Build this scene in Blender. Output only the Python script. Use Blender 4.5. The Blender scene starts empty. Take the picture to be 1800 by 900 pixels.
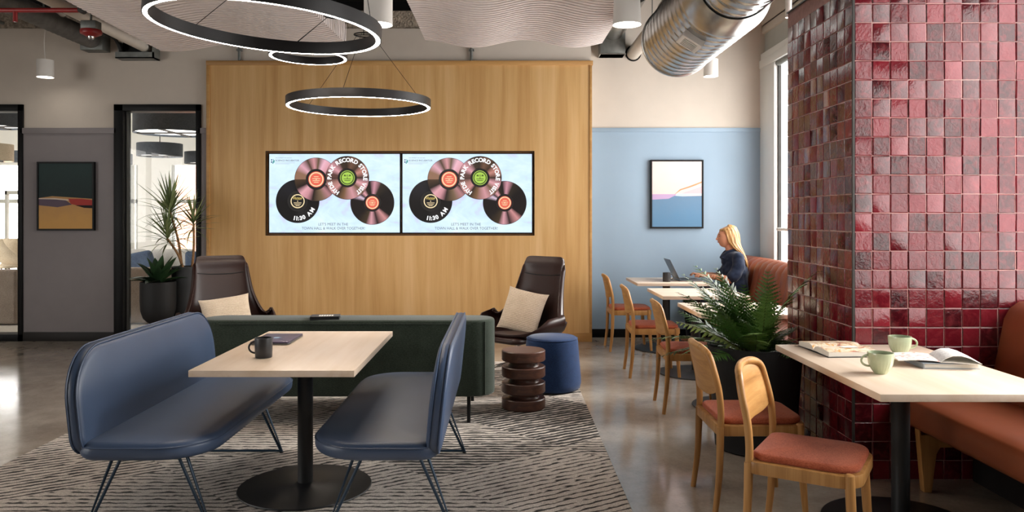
import bpy, bmesh, math, random
from mathutils import Vector, Matrix, Euler, noise as mnoise
R = math.radians; PI = math.pi
rnd = random.Random(7)
SC = bpy.context.scene
COL = SC.collection

# ---------------------------------------------------------------- camera
F = 1365.0; H = 1.446; VX, VY = 887.0, 380.0
cam = bpy.data.cameras.new('camera'); camo = bpy.data.objects.new('camera', cam); COL.objects.link(camo)
cam.sensor_width = 36; cam.lens = 36 * F / 1800
cam.shift_x = (900 - VX) / 1800; cam.shift_y = -(450 - VY) / 1800
camo.location = (0, 0, H); camo.rotation_euler = (R(90), 0, 0)
cam.clip_start = .05; SC.camera = camo
SC.view_settings.view_transform = 'Standard'; SC.view_settings.look = 'None'
SC.view_settings.gamma = 1; SC.view_settings.use_curve_mapping = False
SC.view_settings.exposure = 0.33
SC.cycles.use_denoising = True
SC.cycles.sample_clamp_indirect = 6
SC.cycles.caustics_reflective = False; SC.cycles.caustics_refractive = False
SC.cycles.max_bounces = 10; SC.cycles.diffuse_bounces = 5; SC.cycles.glossy_bounces = 5
SC.cycles.transparent_max_bounces = 12

# ---------------------------------------------------------------- sky, sun, daylight portals
world = bpy.data.worlds.new('sky'); SC.world = world; world.use_nodes = True
bg = world.node_tree.nodes['Background']
bg.inputs[0].default_value = (1.0, 0.98, 0.95, 1); bg.inputs[1].default_value = 6.2
sun = bpy.data.lights.new('sun', 'SUN'); sun.energy = 3.8; sun.angle = R(14); sun.color = (1, .96, .9)
suno = bpy.data.objects.new('sun', sun); COL.objects.link(suno)
suno.rotation_euler = Vector((-.86, -.16, -.48)).to_track_quat('-Z', 'Y').to_euler()
def portal(loc, sx, sy, direction):
    l = bpy.data.lights.new('daylight_portal', 'AREA'); l.shape = 'RECTANGLE'; l.size = sx; l.size_y = sy
    l.cycles.is_portal = True
    o = bpy.data.objects.new('daylight_portal', l); COL.objects.link(o); o.location = loc
    o.rotation_euler = Vector(direction).to_track_quat('-Z', 'Y').to_euler()
portal((3.3, 5.0, 1.76), 7.7, 2.95, (-1, 0, 0))
portal((-8.35, 1.1, 1.9), 6.2, 2.1, (1, 0, 0))  # daylight through the added, unseen side window
portal((-7.9, 16.6, 1.4), 7.2, 2.3, (0, -1, 0))

# ---------------------------------------------------------------- helpers
def hexc(h, a=1.0):
    h = h.lstrip('#'); c = [int(h[i:i+2], 16) / 255 for i in (0, 2, 4)]
    return tuple((x / 12.92 if x <= .04045 else ((x + .055) / 1.055) ** 2.4) for x in c) + (a,)
def tag(o, label=None, cat=None, group=None, kind=None):
    if label: o['label'] = label
    if cat: o['category'] = cat
    if group: o['group'] = group
    if kind: o['kind'] = kind
    return o
def empty(name, label=None, cat=None, loc=(0, 0, 0), rz=0, group=None, kind=None):
    o = bpy.data.objects.new(name, None); COL.objects.link(o); o.location = loc; o.rotation_euler = (0, 0, rz)
    o.empty_display_size = .1
    return tag(o, label, cat, group, kind)
def copy_tree(o, parent=None):
    c = o.copy(); COL.objects.link(c); c.parent = parent
    for ch in o.children: copy_tree(ch, c)
    return c
def catmull(pts, n=6):
    P = [Vector(p) for p in pts]; out = []
    Q = [P[0] * 2 - P[1]] + P + [P[-1] * 2 - P[-2]]
    for i in range(1, len(Q) - 2):
        a, b, c, d = Q[i-1], Q[i], Q[i+1], Q[i+2]
        for k in range(n):
            t = k / n
            out.append(.5 * ((2*b) + (c-a)*t + (2*a-5*b+4*c-d)*t*t + (3*b-a-3*c+d)*t**3))
    out.append(P[-1]); return out
def lerp(a, b, t): return a + (b - a) * t
def interp(x, xs, ys):
    if x <= xs[0]: return ys[0]
    for i in range(len(xs) - 1):
        if x <= xs[i+1]:
            t = (x - xs[i]) / (xs[i+1] - xs[i]); t = t*t*(3-2*t) if False else t
            return lerp(ys[i], ys[i+1], t)
    return ys[-1]
def rrect(w, h, rad, seg=6):
    """rounded rectangle outline centred at 0; radii order: (+x+y), (-x+y), (-x-y), (+x-y)"""
    if not isinstance(rad, (list, tuple)): rad = [rad] * 4
    out = []
    for k, (sx, sy) in enumerate(((1, 1), (-1, 1), (-1, -1), (1, -1))):
        r = max(.0005, min(rad[k], w/2 - 1e-4, h/2 - 1e-4)); cx, cy = sx * (w/2 - r), sy * (h/2 - r)
        for j in range(seg + 1):
            a = PI/2 * (k + j / seg); out.append((cx + r * math.cos(a), cy + r * math.sin(a)))
    return out
class MB:
    def __init__(s): s.v = []; s.f = []; s.mi = []; s.cur = 0
    def add(s, vs, fs):
        b = len(s.v); s.v += [tuple(v) for v in vs]; s.f += [tuple(b + i for i in f) for f in fs]; s.mi += [s.cur] * len(fs); return s
    def box(s, x0, x1, y0, y1, z0, z1):
        return s.add([(x0,y0,z0),(x1,y0,z0),(x1,y1,z0),(x0,y1,z0),(x0,y0,z1),(x1,y0,z1),(x1,y1,z1),(x0,y1,z1)],
                     [(0,3,2,1),(4,5,6,7),(0,1,5,4),(1,2,6,5),(2,3,7,6),(3,0,4,7)])
    def loft(s, rings, cap=True, closed=True):
        n = len(rings[0]); vs = [p for r in rings for p in r]; fs = []
        for i in range(len(rings) - 1):
            for j in range(n if closed else n - 1):
                a = i*n + j; b = i*n + (j+1) % n; fs.append((a, b, b + n, a + n))
        if cap: fs.append(tuple(reversed(range(n)))); fs.append(tuple(range((len(rings)-1)*n, len(rings)*n)))
        return s.add(vs, fs)
    def lathe(s, prof, c=(0, 0, 0), n=32, cap=True, ax='z'):
        rings = []
        for r, z in prof:
            ring = []
            for j in range(n):
                a = 2*PI*j/n; x, y = r*math.cos(a), r*math.sin(a)
                p = (x, y, z) if ax == 'z' else ((x, z, -y) if ax == 'y' else (z, x, y))
                ring.append((p[0]+c[0], p[1]+c[1], p[2]+c[2]))
            rings.append(ring)
        return s.loft(rings, cap)
    def tube(s, pts, r, n=10, cap=True, closed=False):
        P = [Vector(p) for p in pts]; m = len(P)
        rr = r if isinstance(r, (list, tuple)) else [r] * m
        rings = []; prev = None
        for i in range(m):
            if closed: t = (P[(i+1) % m] - P[i-1])
            else: t = P[min(i+1, m-1)] - P[max(i-1, 0)]
            t = t.normalized() if t.length > 1e-9 else Vector((0,0,1))
            if prev is None:
                u = Vector((0,0,1)) if abs(t.z) < .9 else Vector((1,0,0))
            else: u = prev
            a = (u - t * u.dot(t)).normalized(); b = t.cross(a); prev = a
            rings.append([tuple(P[i] + (a*math.cos(2*PI*k/n) + b*math.sin(2*PI*k/n)) * rr[i]) for k in range(n)])
        if closed: rings.append(rings[0]); return s.loft(rings, False)
        return s.loft(rings, cap)
    def slab(s, w, h, rad, t, edge=.003, seg=6, es=3, dome=0.0, domeb=0.0, f=None):
        """rounded slab in XY centred, z 0..t; f maps a point"""
        if not isinstance(rad, (list, tuple)): rad = [rad]*4
        edge = min(edge, t/2 - 1e-5)
        lv = []
        for k in range(es + 1):
            a = PI/2 * k/es; lv.append((edge*(1-math.sin(a)), edge*(1-math.cos(a))))
        for k in range(es + 1):
            a = PI/2 * k/es; lv.append((edge*(1-math.cos(a)), t - edge*(1-math.sin(a))))
        rings = []
        def ring(i, z): return [(x, y, z) for x, y in rrect(w-2*i, h-2*i, [max(.0006, q-i) for q in rad], seg)]
        if domeb:
            for q in (.75, .5, .25):
                i = edge + (min(w, h)/2 - edge - .001) * q; rings.append(ring(i, -domeb*(1-(1-q)**2)))
        for i, z in lv: rings.append(ring(i, z))
        if dome:
            for q in (.2, .4, .6, .8, .97):
                i = edge + (min(w, h)/2 - edge - .001) * q; rings.append(ring(i, t + dome*(1-(1-q)**2)))
        if f: rings = [[f(*p) for p in r] for r in rings]
        return s.loft(rings)
    def poly(s, pts): return s.add(pts, [tuple(range(len(pts)))])
    def prism(s, pts, f0, f1):
        """pts 2d outline; f0/f1 map (a,b) to the two 3d faces"""
        n = len(pts); vs = [f0(*p) for p in pts] + [f1(*p) for p in pts]
        return s.add(vs, [tuple(reversed(range(n))), tuple(range(n, 2*n))] + [(i, (i+1) % n, (i+1) % n + n, i+n) for i in range(n)])
    def mark(s): return len(s.v)
    def xf(s, fn, start=0):
        s.v[start:] = [tuple(fn(Vector(p))) for p in s.v[start:]]; return s
    def mesh(s, name, mats, smooth=40, bevel=0, bseg=2):
        me = bpy.data.meshes.new(name); me.from_pydata(s.v, [], s.f)
        mats = mats if isinstance(mats, (list, tuple)) else [mats]
        for m in mats: me.materials.append(m)
        me.polygons.foreach_set('material_index', s.mi)
        bm = bmesh.new(); bm.from_mesh(me)
        bmesh.ops.recalc_face_normals(bm, faces=bm.faces)
        if bevel:
            es = [e for e in bm.edges if len(e.link_faces) == 2 and e.calc_face_angle(0) > R(35)]
            bmesh.ops.bevel(bm, geom=es, offset=bevel, segments=bseg, profile=.5, affect='EDGES', clamp_overlap=True)
        bm.to_mesh(me); bm.free()
        if smooth:
            me.polygons.foreach_set('use_smooth', [True]*len(me.polygons)); me.set_sharp_from_angle(angle=R(smooth))
        me.update(); return me
    def build(s, name, mats, parent=None, smooth=40, bevel=0, loc=(0,0,0), rot=(0,0,0), bseg=2):
        o = bpy.data.objects.new(name, s.mesh(name, mats, smooth, bevel, bseg)); COL.objects.link(o)
        o.parent = parent; o.location = loc; o.rotation_euler = rot; return o
def obj(name, me, parent=None, loc=(0,0,0), rot=(0,0,0), scale=(1,1,1)):
    o = bpy.data.objects.new(name, me); COL.objects.link(o); o.parent = parent
    o.location = loc; o.rotation_euler = rot; o.scale = scale; return o
def bx(name, mat, x0, x1, y0, y1, z0, z1, parent=None, bevel=0):
    return MB().box(x0, x1, y0, y1, z0, z1).build(name, mat, parent, 0 if not bevel else 40, bevel)
def struct(o): o['kind'] = 'structure'; return o
def solid_grid(rows, thick, flip=False):
    """rows: grid of Vectors -> closed shell with thickness along normals"""
    nr, nc = len(rows), len(rows[0]); mb = MB(); N = []
    for i in range(nr):
        rr = []
        for j in range(nc):
            du = rows[i][min(j+1, nc-1)] - rows[i][max(j-1, 0)]; dv = rows[min(i+1, nr-1)][j] - rows[max(i-1, 0)][j]
            n = du.cross(dv); n = n.normalized() if n.length > 1e-9 else Vector((0,0,1)); rr.append(-n if flip else n)
        N.append(rr)
    th = thick if callable(thick) else (lambda i, j: thick)
    vs = [tuple(rows[i][j]) for i in range(nr) for j in range(nc)] + [tuple(rows[i][j] - N[i][j]*th(i, j)) for i in range(nr) for j in range(nc)]
    o = nr*nc; fs = []
    for i in range(nr-1):
        for j in range(nc-1):
            a = i*nc + j; fs += [(a, a+1, a+nc+1, a+nc), (o+a, o+a+nc, o+a+nc+1, o+a+1)]
    for i in range(nr-1):
        a = i*nc; fs.append((a, a+nc, o+a+nc, o+a)); a = i*nc + nc-1; fs.append((a, o+a, o+a+nc, a+nc))
    for j in range(nc-1):
        a = j; fs.append((a, o+a, o+a+1, a+1)); a = (nr-1)*nc + j; fs.append((a, a+1, o+a+1, o+a))
    return mb.add(vs, fs)

# ---------------------------------------------------------------- materials
class NT:
    def __init__(s, name):
        s.mat = bpy.data.materials.new(name); s.mat.use_nodes = True; s.t = s.mat.node_tree
        s.b = s.t.nodes['Principled BSDF']; s.out = s.t.nodes['Material Output']
        s._tc = None
    def n(s, typ, **kw):
        nd = s.t.nodes.new(typ)
        for k, v in kw.items(): setattr(nd, k, v)
        return nd
    def L(s, a, b): s.t.links.new(a, b)
    def put(s, sock, v):
        if isinstance(v, bpy.types.NodeSocket): s.L(v, sock)
        elif isinstance(v, (int, float)): sock.default_value = v if sock.type == 'VALUE' else ((v, v, v) if sock.type == 'VECTOR' else (v, v, v, 1))
        else: sock.default_value = v if len(v) == len(sock.default_value) else (tuple(v) + (1,))[:len(sock.default_value)]
    @property
    def obj(s):
        if s._tc is None: s._tc = s.n('ShaderNodeTexCoord')
        return s._tc.outputs['Object']
    def map(s, vec, scale=(1,1,1), rot=(0,0,0), loc=(0,0,0)):
        m = s.n('ShaderNodeMapping'); s.put(m.inputs[0], vec); m.inputs['Scale'].default_value = scale
        m.inputs['Rotation'].default_value = rot; m.inputs['Location'].default_value = loc; return m.outputs[0]
    def noise(s, vec, scale=5, detail=3, rough=.5, dist=0, col=False):
        m = s.n('ShaderNodeTexNoise'); s.put(m.inputs['Vector'], vec); m.inputs['Scale'].default_value = scale
        m.inputs['Detail'].default_value = detail; m.inputs['Roughness'].default_value = rough; m.inputs['Distortion'].default_value = dist
        return m.outputs['Color' if col else 'Fac']
    def m(s, op, a, b=0.0, c=None, clamp=False):
        m = s.n('ShaderNodeMath', operation=op, use_clamp=clamp); s.put(m.inputs[0], a); s.put(m.inputs[1], b)
        if c is not None: s.put(m.inputs[2], c)
        return m.outputs[0]
    def mix(s, f, a, b, mode='MIX'):
        m = s.n('ShaderNodeMix', data_type='RGBA', blend_type=mode); s.put(m.inputs[0], f); s.put(m.inputs[6], a); s.put(m.inputs[7], b); return m.outputs[2]
    def ramp(s, f, stops, interp='LINEAR'):
        m = s.n('ShaderNodeValToRGB'); s.put(m.inputs[0], f); e = m.color_ramp.elements; m.color_ramp.interpolation = interp
        while len(e) < len(stops): e.new(.5)
        for k, (p, c) in enumerate(stops): e[k].position = p; e[k].color = c if len(c) == 4 else tuple(c) + (1,)
        return m.outputs[0]
    def sep(s, v): m = s.n('ShaderNodeSeparateXYZ'); s.put(m.inputs[0], v); return m.outputs
    def bump(s, h, strength=.3, dist=.01, normal=None):
        m = s.n('ShaderNodeBump'); s.put(m.inputs['Height'], h); m.inputs['Strength'].default_value = strength; m.inputs['Distance'].default_value = dist
        if normal is not None: s.L(normal, m.inputs['Normal'])
        s.L(m.outputs[0], s.b.inputs['Normal']); return m.outputs[0]
    def set(s, **kw):
        for k, v in kw.items(): s.put(s.b.inputs[k.replace('_', ' ')], v)
        return s
def plain(name, col, rough=.5, metal=0, var=.12, vscale=6, bump=0, bscale=60, bdist=.002, coat=0, spec=.5, stretch=(1,1,1), sheen=0):
    t = NT(name); c = hexc(col) if isinstance(col, str) else col
    v = t.map(t.obj, stretch)
    nz = t.noise(v, vscale, 3)
    c2 = tuple(min(1, x*(1+var)) for x in c[:3]) + (1,); c1 = tuple(x*(1-var) for x in c[:3]) + (1,)
    t.set(Base_Color=t.ramp(nz, [(.3, c1), (.7, c2)]), Roughness=rough, Metallic=metal, Specular_IOR_Level=spec)
    if coat: t.set(Coat_Weight=coat, Coat_Roughness=.08)
    if sheen: t.set(Sheen_Weight=sheen, Sheen_Roughness=.5)
    if bump: t.bump(t.noise(v, bscale, 3), bump, bdist)
    return t.mat
def fabric(name, col, col2=None, scale=450, rough=.9, bump=.35, sheen=.15):
    t = NT(name); c = hexc(col); c2 = hexc(col2) if col2 else tuple(x*.62 for x in c[:3]) + (1,)
    a = t.noise(t.map(t.obj, (1, .18, 1)), scale, 2); b = t.noise(t.map(t.obj, (.18, 1, .5)), scale, 2)
    w = t.m('MULTIPLY', t.m('ADD', a, b), .5); big = t.noise(t.obj, 9, 3)
    w2 = t.m('ADD', t.m('MULTIPLY', w, .8), t.m('MULTIPLY', big, .2))
    t.set(Base_Color=t.ramp(w2, [(.38, c2), (.6, c)]), Roughness=rough, Sheen_Weight=sheen, Specular_IOR_Level=.2)
    t.bump(w, bump, .002); return t.mat
def wood(name, cols, axis='x', scale=1.0, rough=.45, fine=1.0, coat=0, ring=6, band=None):
    t = NT(name); st = {'x': (.06, 1, 1), 'y': (1, .06, 1), 'z': (1, 1, .06)}[axis]
    v = t.map(t.obj, st)
    big = t.noise(v, ring*scale, 3, .55, .35)
    fib = t.noise(t.map(t.obj, tuple(.25*q if q < 1 else 1 for q in st)), 140*scale, 3, .6)
    w = t.m('ADD', t.m('MULTIPLY', big, .72), t.m('MULTIPLY', fib, .28*fine))
    if band:  # veneer leaves with different tone
        o = t.sep(t.obj)['XYZ'.index(band[0].upper())]
        cell = t.m('FLOOR', t.m('DIVIDE', o, band[1])); wn = t.n('ShaderNodeTexWhiteNoise', noise_dimensions='1D'); t.put(wn.inputs['W'], cell)
        w = t.m('ADD', w, t.m('MULTIPLY', t.m('SUBTRACT', wn.outputs['Value'], .5), band[2]))
    k = len(cols); col = t.ramp(w, [(.28 + .44*i/(k-1), hexc(c)) for i, c in enumerate(cols)])
    t.set(Base_Color=col, Roughness=rough, Specular_IOR_Level=.4)
    if coat: t.set(Coat_Weight=coat, Coat_Roughness=.25)
    t.bump(fib, .08, .001); return t.mat
def emit(name, col, strength):
    t = NT(name); c = hexc(col) if isinstance(col, str) else col
    t.set(Base_Color=(0.02, .02, .02, 1), Emission_Color=c, Emission_Strength=strength, Roughness=.35); return t.mat
def glass(name, tint=(1, 1, 1, 1), refl=.9):
    t = NT(name); tr = t.n('ShaderNodeBsdfTransparent'); tr.inputs[0].default_value = tint
    gl = t.n('ShaderNodeBsdfGlossy'); gl.inputs['Roughness'].default_value = .01; gl.inputs[0].default_value = (refl,)*3 + (1,)
    fr = t.n('ShaderNodeFresnel'); fr.inputs[0].default_value = 1.45
    mx = t.n('ShaderNodeMixShader'); ge = t.n('ShaderNodeNewGeometry'); t.L(t.m('MULTIPLY', fr.outputs[0], t.m('SUBTRACT', 1.0, ge.outputs['Backfacing'])), mx.inputs[0]); t.L(tr.outputs[0], mx.inputs[1]); t.L(gl.outputs[0], mx.inputs[2])
    t.L(mx.outputs[0], t.out.inputs[0]); return t.mat

MT = {}
MT['cream_paint'] = plain('cream_paint', '#d2c8bc', .75, var=.02, bump=.05, bscale=220, bdist=.001)
MT['white_paint'] = plain('white_paint', '#e8e8e4', .5, var=.015)
MT['soft_grey_paint'] = plain('soft_grey_paint', '#b9bab4', .6, var=.02)
MT['grey_paint'] = plain('grey_paint', '#8e888a', .7, var=.03, bump=.05, bscale=220, bdist=.001)
MT['blue_paint'] = plain('blue_paint', '#97aec2', .6, var=.03, vscale=2, bump=.04, bscale=220, bdist=.001)
MT['dark_base'] = plain('dark_base', '#1c1816', .6, var=.08)
MT['black_metal'] = plain('black_metal', '#050506', .5, var=.1, spec=.25)
MT['black_powder'] = plain('black_powder', '#141517', .5, metal=0, var=.1)
MT['concrete_rough'] = plain('concrete_rough', '#a99c8c', .95, var=.35, vscale=30, bump=.9, bscale=45, bdist=.03)
MT['deck'] = plain('deck', '#2c2927', .9, var=.3, vscale=2, bump=.4, bscale=18, bdist=.02)
MT['dark_steel'] = plain('dark_steel', '#3a3836', .6, metal=.4, var=.25, vscale=8)
MT['wood_panel'] = wood('wood_panel', ['#bd9057', '#d1a86f', '#dfba86'], 'z', 1.2, .5, 1.0, ring=7, band=('x', .145, .12))
MT['wood_trim'] = wood('wood_trim', ['#a87c48', '#bd9057', '#cda56c'], 'x', 1.2, .5)
MT['wood_recess'] = wood('wood_recess', ['#6a4627', '#7d5732', '#8b6540'], 'x', 2, .55)
MT['oak'] = wood('oak', ['#8a5c2c', '#b0804a', '#c4955c'], 'z', 2.2, .4, ring=11)
MT['oak_y'] = wood('oak_y', ['#8e602f', '#b4844c', '#c79a60'], 'y', 2.2, .4, ring=11)
MT['table_top'] = wood('table_top', ['#d6bfa6', '#e0ccb8', '#e8d7c6'], 'y', 1.6, .38, .7, coat=.12, ring=9)
MT['table_top_x'] = wood('table_top_x', ['#d6bfa6', '#e0ccb8', '#e8d7c6'], 'x', 1.6, .38, .7, coat=.12, ring=9)
MT['walnut'] = wood('walnut', ['#34201a', '#4d3026', '#6a4635'], 'x', 3, .38, ring=10, coat=.2)
MT['blue_leather'] = plain('blue_leather', '#394963', .42, var=.08, vscale=3, bump=.12, bscale=420, bdist=.001, spec=.55)
MT['blue_fabric'] = fabric('blue_fabric', '#24406c', '#152849', 500)
MT['green_fabric'] = fabric('green_fabric', '#2f392f', '#181f18', 420)
MT['terracotta'] = fabric('terracotta', '#bf6748', '#8a3f28', 520)
MT['brown_leather'] = plain('brown_leather', '#2e1814', .38, var=.12, vscale=4, bump=.12, bscale=380, bdist=.001)
MT['tan_leather'] = plain('tan_leather', '#87482b', .42, var=.12, vscale=4, bump=.12, bscale=300, bdist=.001)
MT['cream_knit'] = fabric('cream_knit', '#ecdcc8', '#d0bba2', 350, .95)
MT['charcoal_pot'] = plain('charcoal_pot', '#131416', .65, var=.12, bump=.2, bscale=200, bdist=.001)
MT['pot_slate'] = plain('pot_slate', '#282b2e', .65, var=.12, bump=.2, bscale=200, bdist=.001)
MT['soil'] = plain('soil', '#1d140d', 1, var=.4, vscale=60, bump=1, bscale=90, bdist=.02)
MT['steel_blue'] = plain('steel_blue', '#24384a', .4, metal=.3, var=.05)
MT['galv'] = plain('galv', '#b9bbb8', .27, metal=.92, var=.14, vscale=9, bump=.05, bscale=25, bdist=.004)
MT['galv_dull'] = plain('galv_dull', '#7d807d', .5, metal=.6, var=.2, vscale=12)
MT['flex_grey'] = plain('flex_grey', '#6c6a67', .6, metal=.3, var=.2, vscale=14)
MT['white_pipe'] = plain('white_pipe', '#d5cdc2', .7, var=.05, bump=.1, bscale=30)
MT['red_pipe'] = plain('red_pipe', '#8c1f1f', .4, var=.12)
MT['felt_white'] = plain('felt_white', '#e6dcd8', .95, var=.03, bump=.2, bscale=300, bdist=.001)
MT['white_metal'] = plain('white_metal', '#e4e0da', .45, var=.02)
MT['chrome'] = plain('chrome', '#c9c9c9', .15, metal=1, var=.03)
MT['lamp_glow'] = emit('lamp_glow', (1, .92, .82, 1), 14.0)
MT['ring_glow'] = emit('ring_glow', (1, .86, .72, 1), 65.0)
MT['ring_metal'] = plain('ring_metal', '#2b2a2b', .42, metal=.3, var=.08)
MT['clear_glass'] = glass('clear_glass')
MT['sage_glaze'] = plain('sage_glaze', '#b4c0a0', .18, var=.06, vscale=12, coat=.6)
MT['black_glaze'] = plain('black_glaze', '#2c2d30', .35, var=.08)
MT['paper'] = plain('paper', '#ece9e2', .8, var=.03)
MT['paper_edge'] = plain('paper_edge', '#dcd8cf', .85, var=.1, vscale=4, stretch=(1, 1, 120))
MT['black_cover'] = plain('black_cover', '#17181a', .4, var=.1)
MT['grey_cover'] = plain('grey_cover', '#8d959c', .5, var=.05)
MT['purple_metal'] = plain('purple_metal', '#4d4262', .32, metal=.7, var=.04)
MT['space_grey'] = plain('space_grey', '#6a6c70', .35, metal=.8, var=.04)
MT['dark_plastic'] = plain('dark_plastic', '#18191b', .4, var=.08)
MT['drum_grey'] = fabric('drum_grey', '#565d66', '#3f454c', 200)
MT['drum_cream'] = fabric('drum_cream', '#d8cbb5', '#b9a98e', 200)
MT['grout'] = plain('grout', '#c49a94', .9, var=.1, vscale=30)
MT['grey_felt'] = fabric('grey_felt', '#d5d4d0', '#b3b2ad', 300)
MT['taupe_felt'] = fabric('taupe_felt', '#a3968a', '#7c7066', 300)
MT['navy_felt'] = fabric('navy_felt', '#5a6c86', '#3c4a60', 300)
MT['lilac_felt'] = fabric('lilac_felt', '#a8a6b2', '#84828e', 300)
# ================================================================ the setting
# floor: polished concrete
t = NT('polished_concrete')
big = t.noise(t.obj, .9, 5, .6, .6); mid = t.noise(t.obj, 5, 5, .65); fine = t.noise(t.obj, 60, 3)
w = t.m('ADD', t.m('MULTIPLY', big, .6), t.m('ADD', t.m('MULTIPLY', mid, .28), t.m('MULTIPLY', fine, .12)))
t.set(Base_Color=t.ramp(w, [(.32, hexc('#766c62')), (.47, hexc('#978c80')), (.58, hexc('#a89f93')), (.7, hexc('#b9ad9f'))]),
      Roughness=t.m('ADD', .07, t.m('MULTIPLY', mid, .14)), Specular_IOR_Level=.6)
t.bump(t.noise(t.obj, 3, 2), .05, .01)
MT['polished_concrete'] = t.mat
XL, XR, YB, CZ = -8.2, 3.07, -5.0, 4.45     # room limits
YWL, YP, YWR = 9.0, 8.95, 9.28              # wall faces
fl = struct(bx('floor', MT['polished_concrete'], XL - 3.8, XR + .5, YB - .2, 16.6, -.1, 0))
struct(bx('ceiling', MT['deck'], XL - .2, XR + .5, YB - .2, 9.5, CZ, CZ + .15))
# left wall pieces around the two glazed doors (openings in x)
def px(x, Y): return (x - VX) / F * Y
def pz(y, Y): return H - (y - VY) / F * Y
D1 = (-6.9, px(42, YWL)); D2 = (px(202, YWL), px(354, YWL)); DZ = pz(184, YWL)
WT = 3.62
mb = MB()
mb.box(XL, D1[0], YWL, YWL + .16, 0, WT); mb.box(D1[1], D2[0], YWL, YWL + .16, 0, WT); mb.box(D2[1], 1.0, YWL, YWL + .16, 0, WT)
mb.box(D1[0], D1[1], YWL, YWL + .16, DZ, WT); mb.box(D2[0], D2[1], YWL, YWL + .16, DZ, WT)
wl = struct(mb.build('wall_back', MT['cream_paint'], smooth=0))
wr = struct(bx('wall_alcove', MT['cream_paint'], 1.0, XR + .05, YWR, YWR + .16, 0, CZ))
struct(bx('wall_return', MT['cream_paint'], .9, 1.0, YWL + .16, YWR + .16, 0, CZ))
mb = MB(); mb.box(XL - .15, XL, YB, -2.0, 0, CZ); mb.box(XL - .15, XL, 4.2, YWL + .16, 0, CZ); mb.box(XL - .15, XL, -2.0, 4.2, 0, .85); mb.box(XL - .15, XL, -2.0, 4.2, 2.95, CZ)  # opening left for the added fill window
struct(mb.build('wall_side', MT['cream_paint'], smooth=0))
sw = struct(empty('window_5', 'window in the opposite side wall'))  # unseen window, added to brighten the room from the left
for yy in (-2.0, .05, 2.1, 4.14): bx('mullion', MT['white_metal'], XL - .12, XL - .02, yy, yy + .06, .85, 2.95, sw)
bx('pane', MT['clear_glass'], XL - .08, XL - .07, -2.0, 4.2, .85, 2.95, sw)
struct(bx('wall_rear', MT['grey_paint'], XL - .15, XR + .15, YB - .15, YB, 0, CZ))
struct(bx('wall_lintel', MT['concrete_rough'], XL, 1.0, YWL + .02, YWL + .3, WT, 3.83))
struct(bx('wall_upper', MT['deck'], XL, 1.0, YWL + .3, YWL + .42, WT, CZ))
struct(bx('trim_steel_angle', MT['black_metal'], XL, 1.0, YWL - .01, YWL + .2, 3.83, 3.93))
# wainscot on the left
wz = pz(232, YWL)
for k, (a, b) in enumerate(((D1[1], D2[0]), (D2[1], px(366, YWL)), (XL, D1[0]))):
    p = struct(bx('wall_wainscot', MT['grey_paint'], a, b, YWL - .012, YWL, .1, wz))
    struct(bx('trim_rail', MT['grey_paint'], a - .025*(k < 2), b + (.025 if k == 0 else 0), YWL - .03, YWL, wz - .02, wz + .045, bevel=.003))
    struct(bx('baseboard_back', MT['dark_base'], a, b, YWL - .024, YWL, 0, .105, bevel=.003))
# alcove wainscot, blue
bz = pz(225, YWR)
struct(bx('wall_wainscot_blue', MT['blue_paint'], 1.0, XR, YWR - .012, YWR, .1, bz - .03))
struct(bx('trim_rail_blue', MT['blue_paint'], 1.0, XR, YWR - .024, YWR, bz - .05, bz, bevel=.003))
struct(bx('baseboard_alcove', MT['black_metal'], 1.0, XR, YWR - .022, YWR, 0, .1, bevel=.003))
# glazed door frames
def glazed(name, x0, x1, lab, inner_l):
    d = struct(empty(name, lab, 'door' if False else None))
    fw = .055
    MB().box(x0, x0 + inner_l, YWL - .03, YWL + .17, 0, DZ).build('jamb', MT['black_metal'], d, bevel=.003)
    MB().box(x1 - fw, x1, YWL - .03, YWL + .17, 0, DZ).build('jamb', MT['black_metal'], d, bevel=.003)
    MB().box(x0, x1, YWL - .03, YWL + .17, DZ - .075, DZ).build('head', MT['black_metal'], d, bevel=.003)
    MB().box(x0, x1, YWL - .03, YWL + .17, 0, .08).build('sill', MT['black_metal'], d, bevel=.003)
    MB().box(x0 + inner_l - .004, x1 - fw + .004, YWL + .06, YWL + .072, .076, DZ - .07).build('pane', MT['clear_glass'], d)
    MB().box(x0 + inner_l, x0 + inner_l + .012, YWL + .04, YWL + .1, .08, DZ - .075).build('glazing_bead', MT['ring_metal'], d)
    return d
glazed('door_1', D1[0], D1[1], 'black framed glass door at the far end of grey wall', .055)
glazed('door_2', D2[0], D2[1], 'black framed glass sidelight beside the wood panelling', .105)

# window wall on the right
wo = struct(empty('window_1', 'tall white framed window band along the side wall'))
HZ = 3.2
struct(bx('wall_right_header', MT['cream_paint'], XR, XR + .25, YB, YWR + .16, HZ + .5, CZ))
struct(bx('trim_soffit', MT['white_paint'], XR - .03, XR + .05, YB, YWR, 3.9, 3.98))
bx('blind_fascia', MT['cream_paint'], XR - .0, XR + .08, YB, YWR, 3.62, 3.72, wo, .004)
bx('grey_spandrel', MT['soft_grey_paint'], XR + .04, XR + .08, YB, YWR, 3.36, 3.62, wo)
bx('transom', MT['white_paint'], XR - .01, XR + .1, YB, YWR, 3.30, 3.38, wo, .004)
bx('blind_cassette', MT['white_paint'], XR - .03, XR + .1, YB, YWR, HZ, 3.30, wo, .01)
MB().tube([(XR + .03, YB, HZ - .02), (XR + .03, YWR - .06, HZ - .02)], .035, 12).build('blind_roller', MT['galv_dull'], wo)
struct(bx('wall_right_sill', MT['white_paint'], XR, XR + .25, YB, YWR, 0, .32))
bx('jamb', MT['white_paint'], XR - .02, XR + .05, 8.79, YWR, .3, HZ, wo, .004)
WS = 1.2      # the glazing stops here; solid wall nearer the camera
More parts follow.
